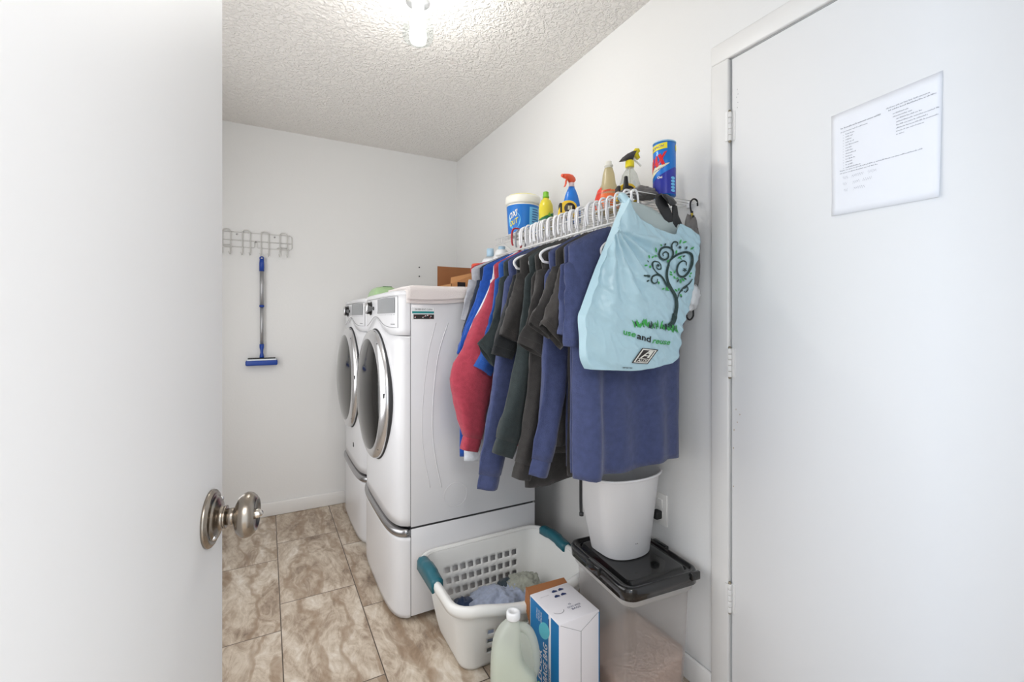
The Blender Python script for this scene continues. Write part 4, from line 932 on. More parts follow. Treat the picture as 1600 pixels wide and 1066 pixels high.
b.build('label', ['label_blue', 'label_light', 'label_deep', 'lid_white', 'lab_yellow'], t)
# lemon juice style bottle
mat('lemon', (226, 208, 60), .25, var=.05); mat('lime_cap', (120, 184, 40), .35); mat('leaf_green', (26, 110, 60), .4); mat('label_pale', (206, 196, 170), .5)
x = 1.085; y = spot(853, x); t = thing('lemon_bottle', 'yellow plastic bottle with a green cap on the shelf beside the big tub', 'bottle', (x, y, ZI)); T = Matrix.Translation((x, y, ZI))
b = MB(); b.lathe([(.001, 0), (.030, 0), (.032, .005), (.032, .055), (.0325, .085), (.030, .108), (.022, .128), (.013, .136), (.012, .144), (.001, .144)], T, 0, 28); b.build('body', 'lemon', t)
b = MB(); b.lathe([(.001, .140), (.0145, .140), (.0145, .147), (.0125, .150), (.0125, .164), (.011, .167), (.001, .167)], T, 0, 24); b.build('cap', 'lime_cap', t)
b = MB(); f0 = phi(x, y); lp = lambda a, h, o=0: cyl(x, y, ZI, .0326+o, f0+a, h)
b.grid(lambda i, j: lp(-1.5+3*i, .006+(.032)*j), 20, 1, 1); b.grid(lambda i, j: lp(-1.5+3*i, .038+(.005+.038*max(0, i-.15))*j, .0002), 20, 2, 0)
b.grid(lambda i, j: lp(.2+.6*i, .056+.016*j*(1-abs(2*i-1)), .0005), 8, 2, 2); b.build('label', ['leaf_green', 'label_pale', 'lime_cap'], t)
# tape measures
mat('tape_yellow', (240, 200, 40), .35); mat('tape_text', (230, 224, 190), .5)
def tape(u, X, label, s=1.0):
    x = X; y = spot(u, x); t = thing('tape_measure', label, 'tape measure', (x, y, ZI), 'tape measures on the shelf')
    rx = Vector((cs, -sn, 0)); ry = Vector((sn, cs, 0)); c = Vector((x, y, ZI))
    prof = [(-.036, 0), (.033, 0), (.036, .004), (.036, .036), (.031, .052), (.020, .062), (.004, .066), (-.012, .064), (-.026, .055), (-.034, .040), (-.037, .020), (-.038, .006)]
    b = MB(); rings = []
    for d, k in ((-.018, .94), (-.015, 1), (.015, 1), (.018, .94)): rings.append([c+rx*(a*k)*s+Vector((0, 0, .033+(h-.033)*k))*s+ry*d for a, h in prof])
    b.loft(rings, 0, smooth=False); b.build('case', 'tape_yellow', t, bevel=.001)
    b = MB(); M_ = Matrix.Translation(c+rx*.006*s+Vector((0, 0, .034*s))-ry*.0178) @ Vector(-ry).to_track_quat('Z', 'Y').to_matrix().to_4x4()
    b.lathe([(.0215*s, -.001), (.0215*s, .0012), (.001, .0014)], M_, 0, 28)
    for k in (-1, 0, 1): q = c+rx*(.006+.006*k)*s+Vector((0, 0, .036*s))-ry*.0196; b.add([q+rx*-.002+Vector((0, 0, -.008)), q+rx*.002+Vector((0, 0, -.008)), q+rx*.003+Vector((0, 0, .008)), q+rx*-.001+Vector((0, 0, .008))], [(0, 1, 2, 3)], 1, False)
    b.build('badge', ['logo_brown', 'tape_text'], t)
    b = MB(); b.box((-.0075, -.0185, -.022), (.0075, .0185, .020), 0, .005, Matrix.Translation(c+rx*-.0275*s+Vector((0, 0, .036*s))) @ Matrix.Rotation(-YAW, 4, 'Z')); b.build('rubber_grip', 'black_nylon', t)
    b = MB(); b.box((-.004, -.008, -.010), (.0, .008, .001), 0, 0, Matrix.Translation(c+rx*.038*s+Vector((0, 0, .0125*s))) @ Matrix.Rotation(-YAW, 4, 'Z')); b.build('end_tab', 'chrome', t)
tape(887, 1.035, 'yellow and black tape measure on the shelf before the blue spray bottle')
tape(978, 1.075, 'yellow and black tape measure behind the black nozzle, below the yellow trigger', .95)
def trigger(t, x, y, z, mh, mt, ang=0, s=1, mn=None):
    """spray head: closure, body, nozzle and trigger; ang is the heading the nozzle points"""
    R_ = Matrix.Translation((x, y, z)) @ Matrix.Rotation(ang, 4, 'Z') @ Matrix.Scale(s, 4)
    b = MB(); b.lathe([(.001, -.002), (.0145, -.002), (.0145, .016), (.012, .019), (.001, .019)], R_, 0, 24); b.build('closure', mn or mh, t)
    b = MB(); pf = [(-.020, .030), (-.012, .021), (.010, .018), (.020, .030), (.040, .038), (.050, .040), (.050, .056), (.020, .060), (-.002, .058), (-.016, .046)]
    rings = []
    for d, k in ((-.011, .7), (-.008, 1), (.008, 1), (.011, .7)): rings.append([R_ @ Vector((.012+(a-.012)*(.9+.1*k), d, .040+(h-.040)*k)) for a, h in pf])
    b.loft(rings); b.build('spray_head', mh, t)
    b = MB(); b.lathe([(.001, 0), (.009, 0), (.009, .010), (.006, .013), (.001, .013)], R_ @ Matrix.Translation((.049, 0, .048)) @ Matrix.Rotation(math.pi/2, 4, 'Y'), 0, 16); b.build('nozzle', mt, t)
    b = MB(); path = smooth([Vector((.026, 0, .038)), Vector((.034, 0, .024)), Vector((.036, 0, .008)), Vector((.044, 0, -.008))], 4)
    rings = [[R_ @ (p+Vector((dx, dy, 0))) for dx, dy in ((-.002, -.006), (.002, -.006), (.002, .006), (-.002, .006))] for p in path]; b.loft(rings); b.build('trigger', mt, t)
# blue spray with an orange-red trigger
mat('spray_blue', (30, 120, 214), .25); mat('spray_violet', (66, 76, 170), .25); mat('spray_orange', (240, 96, 60), .3); mat('spray_pink', (226, 206, 208), .4)
x = 1.105; y = spot(893, x); t = thing('spray_bottle', 'blue spray bottle with an orange-red trigger head on the shelf', 'spray bottle', (x, y, ZI)); T = Matrix.Translation((x, y, ZI)) @ Matrix.Rotation(-YAW, 4, 'Z')
b = MB(); b.lathe([(.001, 0), (.035, 0), (.038, .006), (.038, .050), (.033, .085), (.026, .115), (.017, .138), (.013, .144), (.012, .152), (.001, .152)], T, 0, 32, sy=.65); b.build('body', 'spray_blue', t)
b = MB(); b.grid(lambda i, j: T @ Vector(((.0385 if j < .35 else .0385-(j-.35)*.030)*math.sin(.15+1.0*i-.35*(1-j)), -.0385*.66*(1 if j < .35 else 1-(j-.35)*.78)*math.cos(.15+1.0*i-.35*(1-j)), .012+.118*j)), 10, 12, 0); b.build('label', 'spray_violet', t)
trigger(t, x-.0, y, ZI+.152, 'spray_orange', 'spray_orange', math.pi-YAW+.5, .80, 'spray_pink')
# cleaner bottle with an orange label, no cap
clearmat('amber_bottle', (228, 216, 176), .30, .25, .1); mat('label_orange', (240, 120, 66), .4); mat('orange_red2', (226, 62, 44), .4)
x = 1.125; y = spot(951, x); t = thing('cleaner_bottle', 'cloudy pale bottle with a long neck and orange label on the shelf', 'bottle', (x, y, ZI)); T = Matrix.Translation((x, y, ZI))
b = MB(); b.lathe([(.001, 0), (.046, 0), (.050, .006), (.050, .050), (.046, .070), (.034, .092), (.026, .110), (.0215, .145), (.017, .160), (.015, .168), (.001, .168)], T, 0, 36); b.build('body', 'amber_bottle', t)
b = MB(); b.lathe([(.001, .166), (.0135, .166), (.0135, .176), (.0165, .176), (.0165, .180), (.012, .181), (.011, .193), (.001, .193)], T, 0, 24); b.build('neck_ring', 'lid_white', t)
b = MB(); f0 = phi(x, y); cp = lambda a, h, o=0: cyl(x, y, ZI, (.0507 if h < .052 else .0507-(h-.052)*.30)+o, f0+a, h)
b.grid(lambda i, j: cp(-1.7+3.2*i, .008+.070*j), 30, 12, 0); b.grid(lambda i, j: cp(-1.65+1.0*i, .012+.068*j+.01*i*j, .0004), 12, 10, 1)
put_text(b, 'Awesome', lambda a, c: cp(-1.15+a+c*3, .058+c+.012*a, .0012), 1.3, .012, 1, .3, .01); b.build('label', ['label_orange', 'orange_red2'], t)
# clear bottle with the yellow and black trigger
clearmat('clear_pet', (240, 242, 238), .86, .08, .22); mat('trig_yellow', (240, 220, 30), .35); mat('trig_grey', (66, 62, 62), .3)
x = 1.120; y = spot(984, x); t = thing('spray_bottle', 'clear spray bottle with a yellow and dark grey trigger head on the shelf', 'spray bottle', (x, y, ZI)); T = Matrix.Translation((x, y, ZI))
b = MB(); b.lathe([(.001, .001), (.036, .001), (.039, .006), (.039, .060), (.034, .080), (.030, .090), (.026, .108), (.0165, .124), (.013, .130), (.013, .140)], T, 0, 32, cap=False); b.build('body', 'clear_pet', t, solid=.001)
b = MB(); b.tube([(x, y, ZI+.01), (x, y, ZI+.14)], .0022, n=8); b.build('dip_tube', 'lid_white', t)
zc = ZI+.140; an = math.radians(-25)
R_ = Matrix.Translation((x, y, zc)) @ Matrix.Rotation(an, 4, 'Z')
b = MB(); b.lathe([(.001, -.004), (.0150, -.004), (.0155, .000), (.0150, .016), (.012, .020), (.001, .020)], R_, 0, 24); b.build('closure', 'trig_yellow', t)
b = MB(); pf = [(-.036, .018), (-.024, .019), (-.008, .022), (.008, .020), (.014, .036), (.022, .052), (.008, .050), (-.012, .040), (-.030, .026)]
b.loft([[R_ @ Vector((a, d, h)) for a, h in pf] for d in (-.011, -.006, .006, .011)]); b.build('spray_head', 'trig_grey', t)
b = MB(); pf = [(.010, .034), (.018, .036), (.028, .026), (.034, .028), (.027, .044), (.034, .050), (.030, .060), (.016, .060), (.010, .050)]
b.loft([[R_ @ Vector((a, d, h)) for a, h in pf] for d in (-.010, -.005, .005, .010)])
b.build('nozzle', 'trig_yellow', t)
b = MB(); b.tube(smooth([R_ @ Vector(p) for p in ((.012, 0, .030), (.020, 0, .020), (.030, 0, .012), (.040, 0, .002))], 4), .0035, n=8); b.build('trigger', 'lid_white', t)
# black nozzle bottle
x = 1.045; y = spot(978, x); t = thing('nozzle_bottle', 'small dark bottle with a tall black cone nozzle behind the hanger hooks', 'bottle', (x, y, ZI)); T = Matrix.Translation((x, y, ZI))
b = MB(); b.lathe([(.001, 0), (.026, 0), (.028, .004), (.028, .014), (.024, .024), (.012, .032), (.001, .033)], T, 0, 24); b.build('body', 'trig_grey', t)
b = MB(); b.lathe([(.001, .030), (.0120, .030), (.0095, .040), (.0060, .074), (.0045, .076), (.001, .076)], T, 0, 20); b.build('cone_nozzle', 'black_matte', t)
# blue scouring powder canister
mat('can_blue', (12, 116, 204), .28, metal=.1); mat('can_deep', (44, 52, 158), .28, metal=.1); mat('can_red', (214, 30, 40), .35); mat('can_cream', (226, 222, 190), .4); mat('can_rim', (150, 196, 226), .3, metal=.5)
x = 1.135; y = spot(1038, x); t = thing('cleanser_can', 'tall blue cleanser canister with red and white lettering at the shelf near end', 'canister', (x, y, ZI)); T = Matrix.Translation((x, y, ZI)); RC = .0355; HC = .172
b = MB(); b.lathe([(.001, 0), (RC, 0), (RC, HC-.003), (RC-.003, HC), (.001, HC)], T, 0, 48)
b.build('body', 'can_blue', t)
b = MB(); b.lathe([(RC-.002, HC-.002), (RC+.0008, HC-.004), (RC+.0012, HC), (RC-.001, HC+.0015), (RC-.004, HC)], T, 0, 48, cap=False); b.build('rim', 'can_rim', t)
f0 = phi(x, y); kp = lambda a, h, o=0: cyl(x, y, ZI, RC+.0004+o, f0+a, h)
b = MB(); b.grid(lambda i, j: kp(-2.6+5.2*i, .002+(.036+.050*max(0, min(1, (-2.6+5.2*i+1.6)/2.6)))*j), 60, 3, 1)
b.grid(lambda i, j: kp(-1.9+2.35*i, (.046+.052*i)+(.034*(1-i)+.002)*j, .0003), 30, 3, 4)
b.grid(lambda i, j: kp(-1.5+1.75*i, .140+.006*i+.019*j, .0003), 24, 2, 2)
put_text(b, 'BLEACH', lambda a, c: kp(-1.35+a, .1455+c+.004*a, .0007), 1.3, .008, 1, .2, .01)
def axt(m, off, bold, dx=0, dz=0): put_text(b, 'AJAX', lambda a, c: kp(-1.95+a+c*5+dx, .082+c*(.85+.12*a)+.009*a+dz, off), 1.95, .032, m, 0, bold)
axt(3, .0007, .085, .08); axt(0, .0011, .03, .08)
put_text(b, 'WITH BLEACH', lambda a, c: kp(-1.0+a, .0745+c+.010*a, .0007), 1.0, .004, 1, .2, .02)
put_text(b, 'Oxi', lambda a, c: kp(-.62+a, .052+c, .0007), .45, .007, 3, 0, .03)
for k in range(5): b.add([kp(.82+.25*math.cos(a)+.0, .012+k*.010+.0045*math.sin(a), .0008) for a in [q/12*2*math.pi for q in range(12)]], [tuple(range(12))], 5, False)
b.build('label', ['can_red', 'can_deep', 'lab_yellow', 'lid_white', 'can_cream', 'label_light'], t)
b = MB(); b.grid(lambda i, j: kp(1.15+.5*i, .142+.018*j, .0005), 8, 2, 0); b.build('side_label', 'lab_yellow', t)
# small green capped bottle under the far end
x = 1.10; p = atX(798, 388, x)
bottle('dish_soap_bottle', 'small bottle with a green tip standing on the dryer under the shelf', 'bottle', x-.01, 1.93, 1.352, [(.001, 0), (.028, 0), (.030, .006), (.030, .14), (.022, .17), (.012, .185), (.001, .185)], 'pale_blue', [(.001, .182), (.012, .182), (.008, .215), (.001, .225)], 'cap_green')

# ------------------------------------------------------------------ lower right: food container with waste bin
clearmat('frosted', (244, 242, 241), .69, .3, .0); clearmat('frosted_rim', (226, 224, 222), .25, .3, .05)
def kib():
    m = bpy.data.materials.new('kibble'); m.use_nodes = True; MATS['kibble'] = m; nt = m.node_tree; p = nt.nodes['Principled BSDF']; p.inputs['Roughness'].default_value = .9
    tc = nt.nodes.new('ShaderNodeTexCoord'); v = nt.nodes.new('ShaderNodeTexVoronoi'); v.inputs['Scale'].default_value = 150
    r = nt.nodes.new('ShaderNodeValToRGB'); r.color_ramp.elements[0].color = srgb((240, 216, 200)); r.color_ramp.elements[1].color = srgb((168, 138, 122)); r.color_ramp.elements[0].position = .1; r.color_ramp.elements[1].position = .7
    nt.links.new(tc.outputs['Object'], v.inputs['Vector']); nt.links.new(v.outputs['Distance'], r.inputs[0]); nt.links.new(r.outputs[0], p.inputs['Base Color'])
    b = nt.nodes.new('ShaderNodeBump'); b.inputs['Strength'].default_value = .8; b.inputs['Distance'].default_value = .004; b.invert = True
    nt.links.new(v.outputs['Distance'], b.inputs['Height']); nt.links.new(b.outputs[0], p.inputs['Normal'])
kib()
CC = Vector((1.108, 1.188, 0)); RCn = Matrix.Translation(CC) @ Matrix.Rotation(math.radians(-5), 4, 'Z')
def rrect(hx, hy, r, z, n=8, M=RCn):
    out = []
    for cx, cy, a0 in ((hx-r, hy-r, 0), (-hx+r, hy-r, 90), (-hx+r, -hy+r, 180), (hx-r, -hy+r, 270)):
        for k in range(n+1):
            a = math.radians(a0+90*k/n); out.append(M @ Vector((cx+r*math.cos(a), cy+r*math.sin(a), z)))
    return out
t = thing('food_container', 'frosted plastic pet food container with black lid by the right wall', 'container', CC)
b = MB(); b.loft([rrect(.114, .138, .03, .004), rrect(.118, .142, .035, .012), rrect(.130, .155, .035, .365), rrect(.137, .162, .036, .372), rrect(.139, .164, .036, .392)], cap=False)
b.add(rrect(.114, .138, .03, .004), [tuple(range(36))], 0); b.build('bin_body', 'frosted', t)
b = MB(); b.loft([rrect(.131, .156, .036, .352), rrect(.138, .163, .036, .362), rrect(.139, .164, .036, .372), rrect(.139, .164, .036, .384)], cap=False); b.build('body_rim', 'frosted_rim', t)
def kz(x, y): return .080+.070*max(0, min(1, (x+.06)/.16))*(1-.35*(y+.14)/.28)+.004*noise.noise(Vector((x*60, y*60, 1)))
b = MB(); bot_ = rrect(.112, .136, .03, .007, M=Matrix.Identity(4)); rings = [[RCn @ p for p in bot_]]
for k in range(1, 9):
    f = k/8; sc = 1+.075*f*.55; rings.append([RCn @ Vector((p.x*sc, p.y*sc, .007+(kz(p.x*sc, p.y*sc)-.007)*f)) for p in bot_])
sc = 1+.075*.55
for k in range(1, 6):
    s2 = sc*(1-k/5.5); rings.append([RCn @ Vector((p.x*s2, p.y*s2, kz(p.x*s2, p.y*s2))) for p in bot_])
b.loft(rings); kb = b.build('dry_pet_food', 'kibble')
tag(kb, 'brown dry pet food filling the lower half of the frosted container', 'pet food', kind='stuff')
b = MB()
b.loft([rrect(.141, .166, .036, .380), rrect(.149, .174, .042, .381), rrect(.150, .175, .042, .412), rrect(.146, .171, .040, .420), rrect(.138, .163, .036, .421), rrect(.134, .159, .034, .412), rrect(.118, .143, .024, .411), rrect(.113, .138, .020, .4215), rrect(.108, .133, .018, .4225)])
b.build('lid', 'black_plastic', t)
for (lx, ly) in ((-.150, .0), (.150, .02)):
    b = MB(); b.box((lx-.008, ly-.035, .395), (lx+.008, ly+.035, .424), 0, .004, RCn); b.build('lid_latch', 'black_plastic', t)
b = MB(); b.box((.10, -.182, .398), (.135, -.17, .424), 0, .003, RCn); b.build('lid_latch', 'black_plastic', t)

# waste bin on the lid
WC = Vector((1.107, 1.232, .4235)); t = thing('waste_bin', 'white plastic waste bin with a curved front standing on the black container lid', 'waste bin', WC)
def dring(hx, yb_, yf_, z, n=28, dx=0):
    out = [Vector((WC.x+dx-hx*.96, WC.y+yb_, z)), Vector((WC.x+dx-hx, WC.y+yb_-.012, z)), Vector((WC.x+dx-hx*1.01, WC.y+yb_*.3, z))]
    ym = -.012
    for k in range(n+1):
        a = math.pi*k/n; out.append(Vector((WC.x+dx-hx*math.cos(a), WC.y+ym-(ym-yf_)*math.sin(a)**.8, z)))
    out += [Vector((WC.x+dx+hx*1.01, WC.y+yb_*.3, z)), Vector((WC.x+dx+hx, WC.y+yb_-.012, z)), Vector((WC.x+dx+hx*.96, WC.y+yb_, z))]
    return out
b = MB(); z0 = WC.z; zt = .702
rg = [dring(.088, .050, -.078, z0), dring(.094, .054, -.084, z0+.004), dring(.137, .092, -.100, zt-.012), dring(.139, .094, -.102, zt-.010)]
b.loft(rg+[dring(.145, .099, -.108, zt-.009), dring(.147, .101, -.110, zt-.003), dring(.145, .099, -.108, zt), dring(.138, .093, -.101, zt-.001), dring(.134, .089, -.098, zt-.012), dring(.091, .051, -.081, z0+.006)], cap=True)
b.build('bin_shell', 'white_plastic', t)
p = atX(996, 836, 1.09)
b = MB(); q = Vector((1.093, WC.y-.0860, .478))
for k in range(2): b.lathe([(.0005, .0), (.0022, 0), (.0018, .0012), (.0005, .0012)], rot_to((-.1, -1, 0), q+Vector((k*.007, -.0005, 0))), 0, 8)
b.build('moulded_mark', 'mark_grey', t)

# ------------------------------------------------------------------ laundry basket
LC = Vector((.828, 1.585, 0)); t = thing('laundry_basket', 'white plastic laundry basket with square holes and teal grips before the dryer', 'laundry basket', LC)
def basket_outline(f, a_side, u):
    """f 0 bottom..1 rim; returns point for perimeter parameter: side index + u in 0..1"""
    hx = .222+(.276-.222)*f**.8; y0_ = -.118-(.200-.118)*f**1.1; y1_ = .165+(.212-.165)*f; r = .045+.02*f
    yc_ = (y0_+y1_)/2; hy = (y1_-y0_)/2
    L1, L2, Lr = 2*(hx-r), 2*(hy-r), math.pi*r/2
    # sides: 0 far (left to right), 1 right, 2 near (right to left), 3 left; each followed by a corner
    if a_side == 0: p = (-hx+r+L1*u, hy)
    elif a_side == 1: p = (hx-r+r*math.sin(u*math.pi/2), hy-r+r*math.cos(u*math.pi/2))
    elif a_side == 2: p = (hx, hy-r-L2*u)
    elif a_side == 3: p = (hx-r+r*math.cos(u*math.pi/2), -hy+r-r*math.sin(u*math.pi/2))
    elif a_side == 4: p = (hx-r-L1*u, -hy-.016*f*math.sin(math.pi*u))
    elif a_side == 5: p = (-hx+r-r*math.sin(u*math.pi/2), -hy+r-r*math.cos(u*math.pi/2))
    elif a_side == 6: p = (-hx, -hy+r+L2*u)
    else: p = (-hx+r-r*math.cos(u*math.pi/2), hy-r+r*math.sin(u*math.pi/2))
    z = .004+f*.277
    if a_side == 4: z -= .030*f**2*math.sin(math.pi*u)**1.2
    return Vector((LC.x+p[0], LC.y+yc_+p[1], z))
cols = []
for s_ in range(8):
    if s_ % 2: n_ = 5; cols += [(s_, k/n_) for k in range(n_)]
    else:
        n_ = 35 if s_ in (0, 4) else 12
        cols += [(s_, k/n_) for k in range(n_)]
rowsf = []; nr = 26
rowsf = [k/nr for k in range(nr+1)]
N_ = len(cols); vs = []
for f in rowsf: vs += [basket_outline(f, *c) for c in cols]
fs = []
for j in range(nr):
    for i in range(N_):
        s_, u = cols[i]; hole = False
        if s_ in (0, 4):
            k = round(u*35)
            if 2 <= k < 32 and (k-2) % 3 != 2 and 5 <= j <= 20 and (j-5) % 4 in (0, 1): hole = True
            if s_ == 4 and j > 14: hole = False
            if (k-2) % 3 == 1 and False: hole = False
        if hole: continue
        k2 = (i+1) % N_; fs.append((j*N_+i, j*N_+k2, (j+1)*N_+k2, (j+1)*N_+i))
b = MB(); b.add(vs, fs, 0); b.add([basket_outline(0, *c) for c in cols], [tuple(range(N_))], 0)
b.build('basket_wall', 'basket_plastic', t, solid=.0035)
b = MB(); cen = Vector((LC.x, LC.y+.005, 0)); prof = [(0, -.004), (.006, .004), (.016, .006), (.024, 0), (.026, -.014), (.023, -.030), (.020, -.031), (.021, -.014), (.016, -.004)]
rings = []
for c in cols:
    p = basket_outline(1, *c); o2 = basket_outline(1, *c); nrm = Vector((p.x-cen.x, (p.y-cen.y), 0))
    s_, u = c; ang = {0: 90, 2: 0, 4: -90, 6: 180}.get(s_)
    if ang is None: ang = {1: 90-90*u, 3: -90*u, 5: -90-90*u, 7: 180-90*u}[s_]
    d = Vector((math.cos(math.radians(ang)), math.sin(math.radians(ang)), 0))
    rings.append([p+d*(a-.003)+Vector((0, 0, h)) for a, h in prof])
rings.append(rings[0]); b.loft(rings, cap=False); b.build('rim', 'basket_plastic', t)
for sx in (-1, 1):
    b = MB(); x_ = LC.x+sx*(.276+.008); ys = [1.570+k*.0125 for k in range(16)]
    rings = []
    for k, yy in enumerate(ys):
        f = k/15; lift = .006*math.sin(math.pi*f)+(.004 if 4 < k < 11 else 0); w = .021
        rings.append([Vector((x_-sx*(w), yy, .262+lift)), Vector((x_-sx*w, yy, .287+lift)), Vector((x_-sx*w*.4, yy, .294+lift)), Vector((x_+sx*w*.6, yy, .292+lift)), Vector((x_+sx*w*.95, yy, .280+lift)), Vector((x_+sx*w, yy, .248)), Vector((x_+sx*(w-.004), yy, .247))])
    b.loft(rings); b.build('grip', 'teal_grip', t)
# clothes in the basket
cloth('heather_blue', (166, 176, 198)); cloth('sock_navy', (46, 62, 92)); cloth('sage', (160, 162, 150)); cloth('dark_teal', (56, 66, 74))
crumple('heather_shirt', Vector((.765, 1.60, .085)), (.125, .100, .066), 'heather_blue', 'crumpled pale heather blue shirt on top of the pile in the laundry basket', 'shirt', 3, .45, 5, 1.7)
crumple('navy_sock', Vector((.672, 1.625, .085)), (.052, .07, .060), 'sock_navy', 'bunched navy garment at the left of the pile in the laundry basket', 'garment', 9, .4, 4)
crumple('sage_cloth', Vector((.945, 1.645, .095)), (.075, .070, .060), 'sage', 'pale grey-green cloth at the right of the pile in the laundry basket', 'garment', 12, .5, 5)
crumple('blue_cloth', Vector((.885, 1.61, .082)), (.055, .08, .058), 'heather_blue', 'pale blue cloth wedged between the shirt and the grey-green cloth in the basket', 'garment', 15, .5, 4)
crumple('dark_sock', Vector((.885, 1.685, .112)), (.035, .035, .030), 'dark_teal', 'dark garment peeking out at the back of the pile in the laundry basket', 'garment', 5, .5, 4)
crumple('garment_pile', Vector((.82, 1.59, .052)), (.17, .11, .040), 'sage', 'pale clothes lying flat at the bottom of the laundry basket', 'garment', 19, .3, 4)

# ------------------------------------------------------------------ jug
clearmat('jug_plastic', (234, 238, 230), .3, .25, .12); mat('jug_liquid', (214, 222, 206), .2); mat('jug_label', (150, 196, 60), .4); mat('jug_cap', (236, 238, 240), .4)
JC = atY(803, 1000, 1.235); JC.z = 0; t = thing('cleaner_jug', 'translucent gallon jug of pale liquid with a white cap in front of the basket', 'jug', JC)
MJ = Matrix.Translation((JC.x, JC.y, 0)) @ Matrix.Rotation(-YAW+math.radians(4), 4, 'Z') @ Matrix.Diagonal((1, 1, 1.06, 1))
def jr(xl_, xr_, hy, z, n=40, e=3.2):
    c = (xl_+xr_)/2; hx = (xr_-xl_)/2; out = []
    for k in range(n):
        a = 2*math.pi*k/n; ca, sa = math.cos(a), math.sin(a)
        out.append(MJ @ Vector((c+hx*math.copysign(abs(ca)**(2/e), ca), hy*math.copysign(abs(sa)**(2/e), sa), z)))
    return out
b = MB()
rgs = [jr(-.066, .064, .048, .0015), jr(-.071, .069, .054, .008), jr(-.073, .071, .056, .10), jr(-.073, .071, .056, .130), jr(-.073, .060, .056, .145), jr(-.072, .036, .054, .165), jr(-.070, .024, .051, .19), jr(-.066, .020, .047, .22), jr(-.056, .020, .039, .245), jr(-.040, .020, .030, .268), jr(-.026, .017, .022, .280, e=2.2), jr(-.020, .016, .018, .286, e=2), jr(-.019, .015, .017, .296, e=2)]
b.loft(rgs); b.loft([jr(.000, .066, .020, .120), jr(.000, .064, .018, .165), jr(.000, .060, .018, .20), jr(.000, .048, .017, .235), jr(.000, .034, .015, .256)]); b.build('bottle_body', 'jug_plastic', t, sub=1)
b = MB(); b.tube(smooth([MJ @ Vector(p) for p in ((.006, 0, .262), (.030, 0, .262), (.048, 0, .245), (.060, 0, .215), (.066, 0, .180), (.066, 0, .145), (.058, 0, .118))], 6), [.0135+.002*math.sin(k/36*3.1) for k in range(37)], n=14); b.build('handle', 'jug_plastic', t)
b = MB(); b.loft([jr(-.062, .060, .045, .006), jr(-.068, .066, .051, .012), jr(-.068, .066, .051, .132), jr(-.067, .030, .048, .165), jr(-.064, .016, .044, .195), jr(-.062, .016, .043, .205)]); b.build('liquid', 'jug_liquid', t)
b = MB(); b.lathe([(.001, .290), (.0205, .290), (.0215, .292), (.0215, .307), (.0195, .311), (.012, .311), (.011, .3095), (.001, .3095)], MJ @ Matrix.Translation((-.002, 0, 0)), 0, 28); b.build('cap', 'jug_cap', t)
b = MB(); f = lambda a, h, o=0: MJ @ Vector((a, -.0568-o+.030*max(0, abs(a)-.052), h))
b.grid(lambda i, j: f(.0+.071*i, .030+(.065+.050*i)*j), 12, 6, 0)
b.add([f(.034+.018*math.cos(a), .088+.018*math.sin(a), .0006) for a in [k/24*2*math.pi for k in range(24)]], [tuple(range(24))], 1, False)
b.add([f(.034+.014*math.cos(a), .088+.014*math.sin(a), .0010) for a in [k/24*2*math.pi for k in range(24)]], [tuple(range(24))], 2, False)
b.grid(lambda i, j: f(.054+.014*i, .02+.06*j+.02*i, .0006), 4, 4, 1); b.build('label', ['jug_label', 'lid_white', 'label_deep'], t)

# ------------------------------------------------------------------ box of storage bags
mat('box_white', (232, 230, 234), .5); mat('box_blue', (0, 112, 172), .4); mat('box_cyan', (90, 190, 206), .4); mat('box_navy', (34, 50, 96), .5)
x0, x1, y0, y1, zt = .786, .940, 1.150, 1.325, .300
t = thing('storage_bag_box', 'white and blue cardboard box of bags standing upright between jug and container', 'box', ((x0+x1)/2, (y0+y1)/2, 0))
b = MB(); b.box((x0, y0, .001), (x1, y1, zt), 0, .0012); b.build('carton', 'box_white', t)
b = MB(); fx = lambda yy, z, o=0: Vector((x0-.0006-o, yy, z))
def rect(ya, yb__, za, zb, m, o=0): b.add([fx(ya, za, o), fx(yb__, za, o), fx(yb__, zb, o), fx(ya, zb, o)], [(0, 1, 2, 3)], m, False)
rect(y0+.002, y0+.046, .003, zt-.003, 0); rect(y0+.060, y1-.004, .003, zt-.003, 0)
rect(y0+.056, y0+.060, .245, .285, 3, .0004)
b.add([fx(y0+.085+.030*math.cos(a)+.010*math.sin(a), .232-.020*math.cos(a)+.022*math.sin(a), .0006) for a in [k/24*2*math.pi for k in range(24)]], [tuple(range(24))], 1, False)
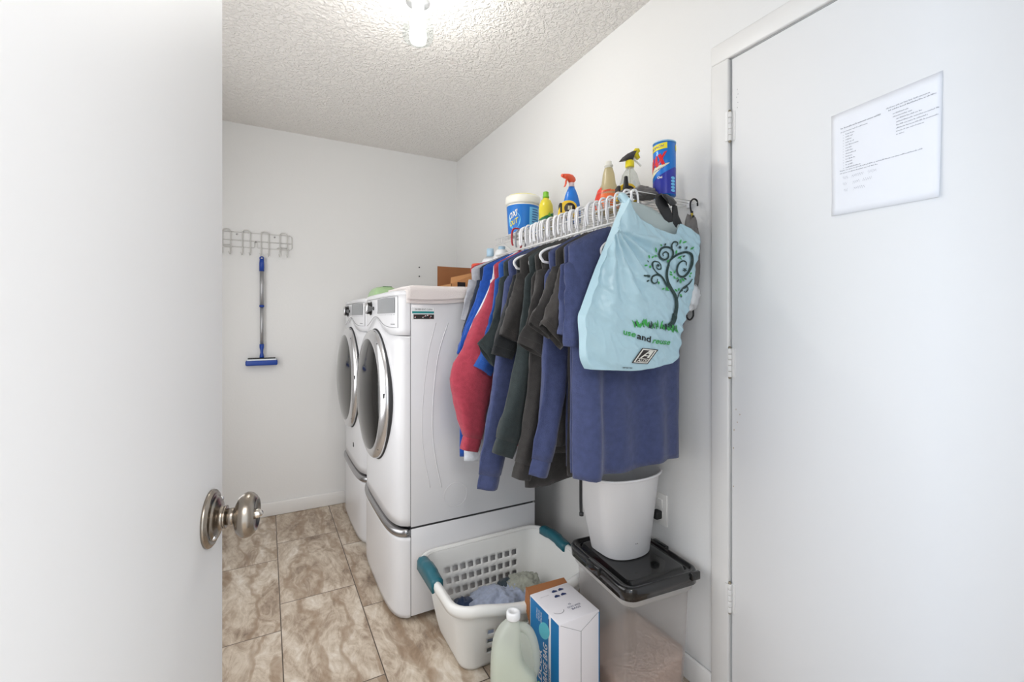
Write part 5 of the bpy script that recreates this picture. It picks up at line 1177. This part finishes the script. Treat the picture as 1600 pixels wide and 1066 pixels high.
# side lettering reads upward
def vt(txt, ybase, z0, L_, h, m, bold=.02): put_text(b, txt, lambda a, c: fx(ybase+c, z0+a, .0010), L_, h, m, 0, bold)
vt('GARBAGE BAG', y0+.066, .02, .175, .024, 2); vt('ODOR BLOCKING', y0+.050, .03, .10, .008, 3, 0); vt('ALDOUR', y0+.098, .02, .14, .020, 2)
for k in range(3): vt('STRONG', y0+.098+.013*k, .247, .035, .008, 2, 0)
b.build('side_print', ['box_blue', 'box_cyan', 'box_white', 'box_navy'], t)
b = MB(); g = lambda xx, yy, o=0: Vector((xx, yy, zt+.0008+o))
for (xx, yy) in ((x0+.082, y1-.025), (x0+.108, y1-.025), (x0+.075, y1-.052), (x0+.101, y1-.052)):
    b.add([g(xx-.010, yy-.004), g(xx+.010, yy-.004), g(xx+.010, yy+.002), g(xx, yy+.009), g(xx-.010, yy+.002)], [(0, 1, 2, 3, 4)], 0, False)
put_text(b, '45', lambda a, c: g(x0+.082+a, y0+.066+c), .010, .008, 0); put_text(b, 'EXTRA LARGE', lambda a, c: g(x0+.070+a, y0+.052+c), .050, .008, 0); put_text(b, 'BAGS', lambda a, c: g(x0+.078+a, y0+.040+c), .034, .008, 0)
put_text(b, 'LIFT TO OPEN', lambda a, c: g(x0+.02+a, y1-.035+c), .035, .003, 1)
b.tube([g(x0+.035+.018*math.cos(a), y0+.055+.012*math.sin(a)) for a in [math.pi+k/10*math.pi for k in range(11)]], .0008, 1, n=4)
b.build('top_print', ['box_navy', 'mark_grey'], t)
b = MB(); ys_ = y0-.0006
b.box(((x0+x1)/2+.004, ys_-.0005, .002), ((x0+x1)/2+.0055, ys_+.0006, zt-.045)); b.tube([(x0+.004, ys_, zt-.004), ((x0+x1)/2+.004, ys_, zt-.045), (x1-.004, ys_, zt-.006)], .0006, n=4)
b.build('end_seam', 'mark_grey', t)
b = MB(); b.box((x1-.0022, ys_-.0004, .002), (x1+.0006, ys_+.0006, zt-.006)); b.build('edge_stripe', 'box_blue', t)
b = MB(); b.add([(x0-.001, y1+.002, zt-.10), (x0-.001, y1+.034, zt-.05), (x0+.002, y1+.030, zt+.012), (x0-.001, y1+.002, zt)], [(0, 1, 2, 3)], 0, False)
b.add([(x0, y1, zt-.002), (x1, y1, zt-.002), (x1, y1+.022, zt+.006), (x0, y1+.030, zt+.008)], [(0, 1, 2, 3)], 0, False); b.build('open_flap', 'cardboard_dark', t, solid=.0015)
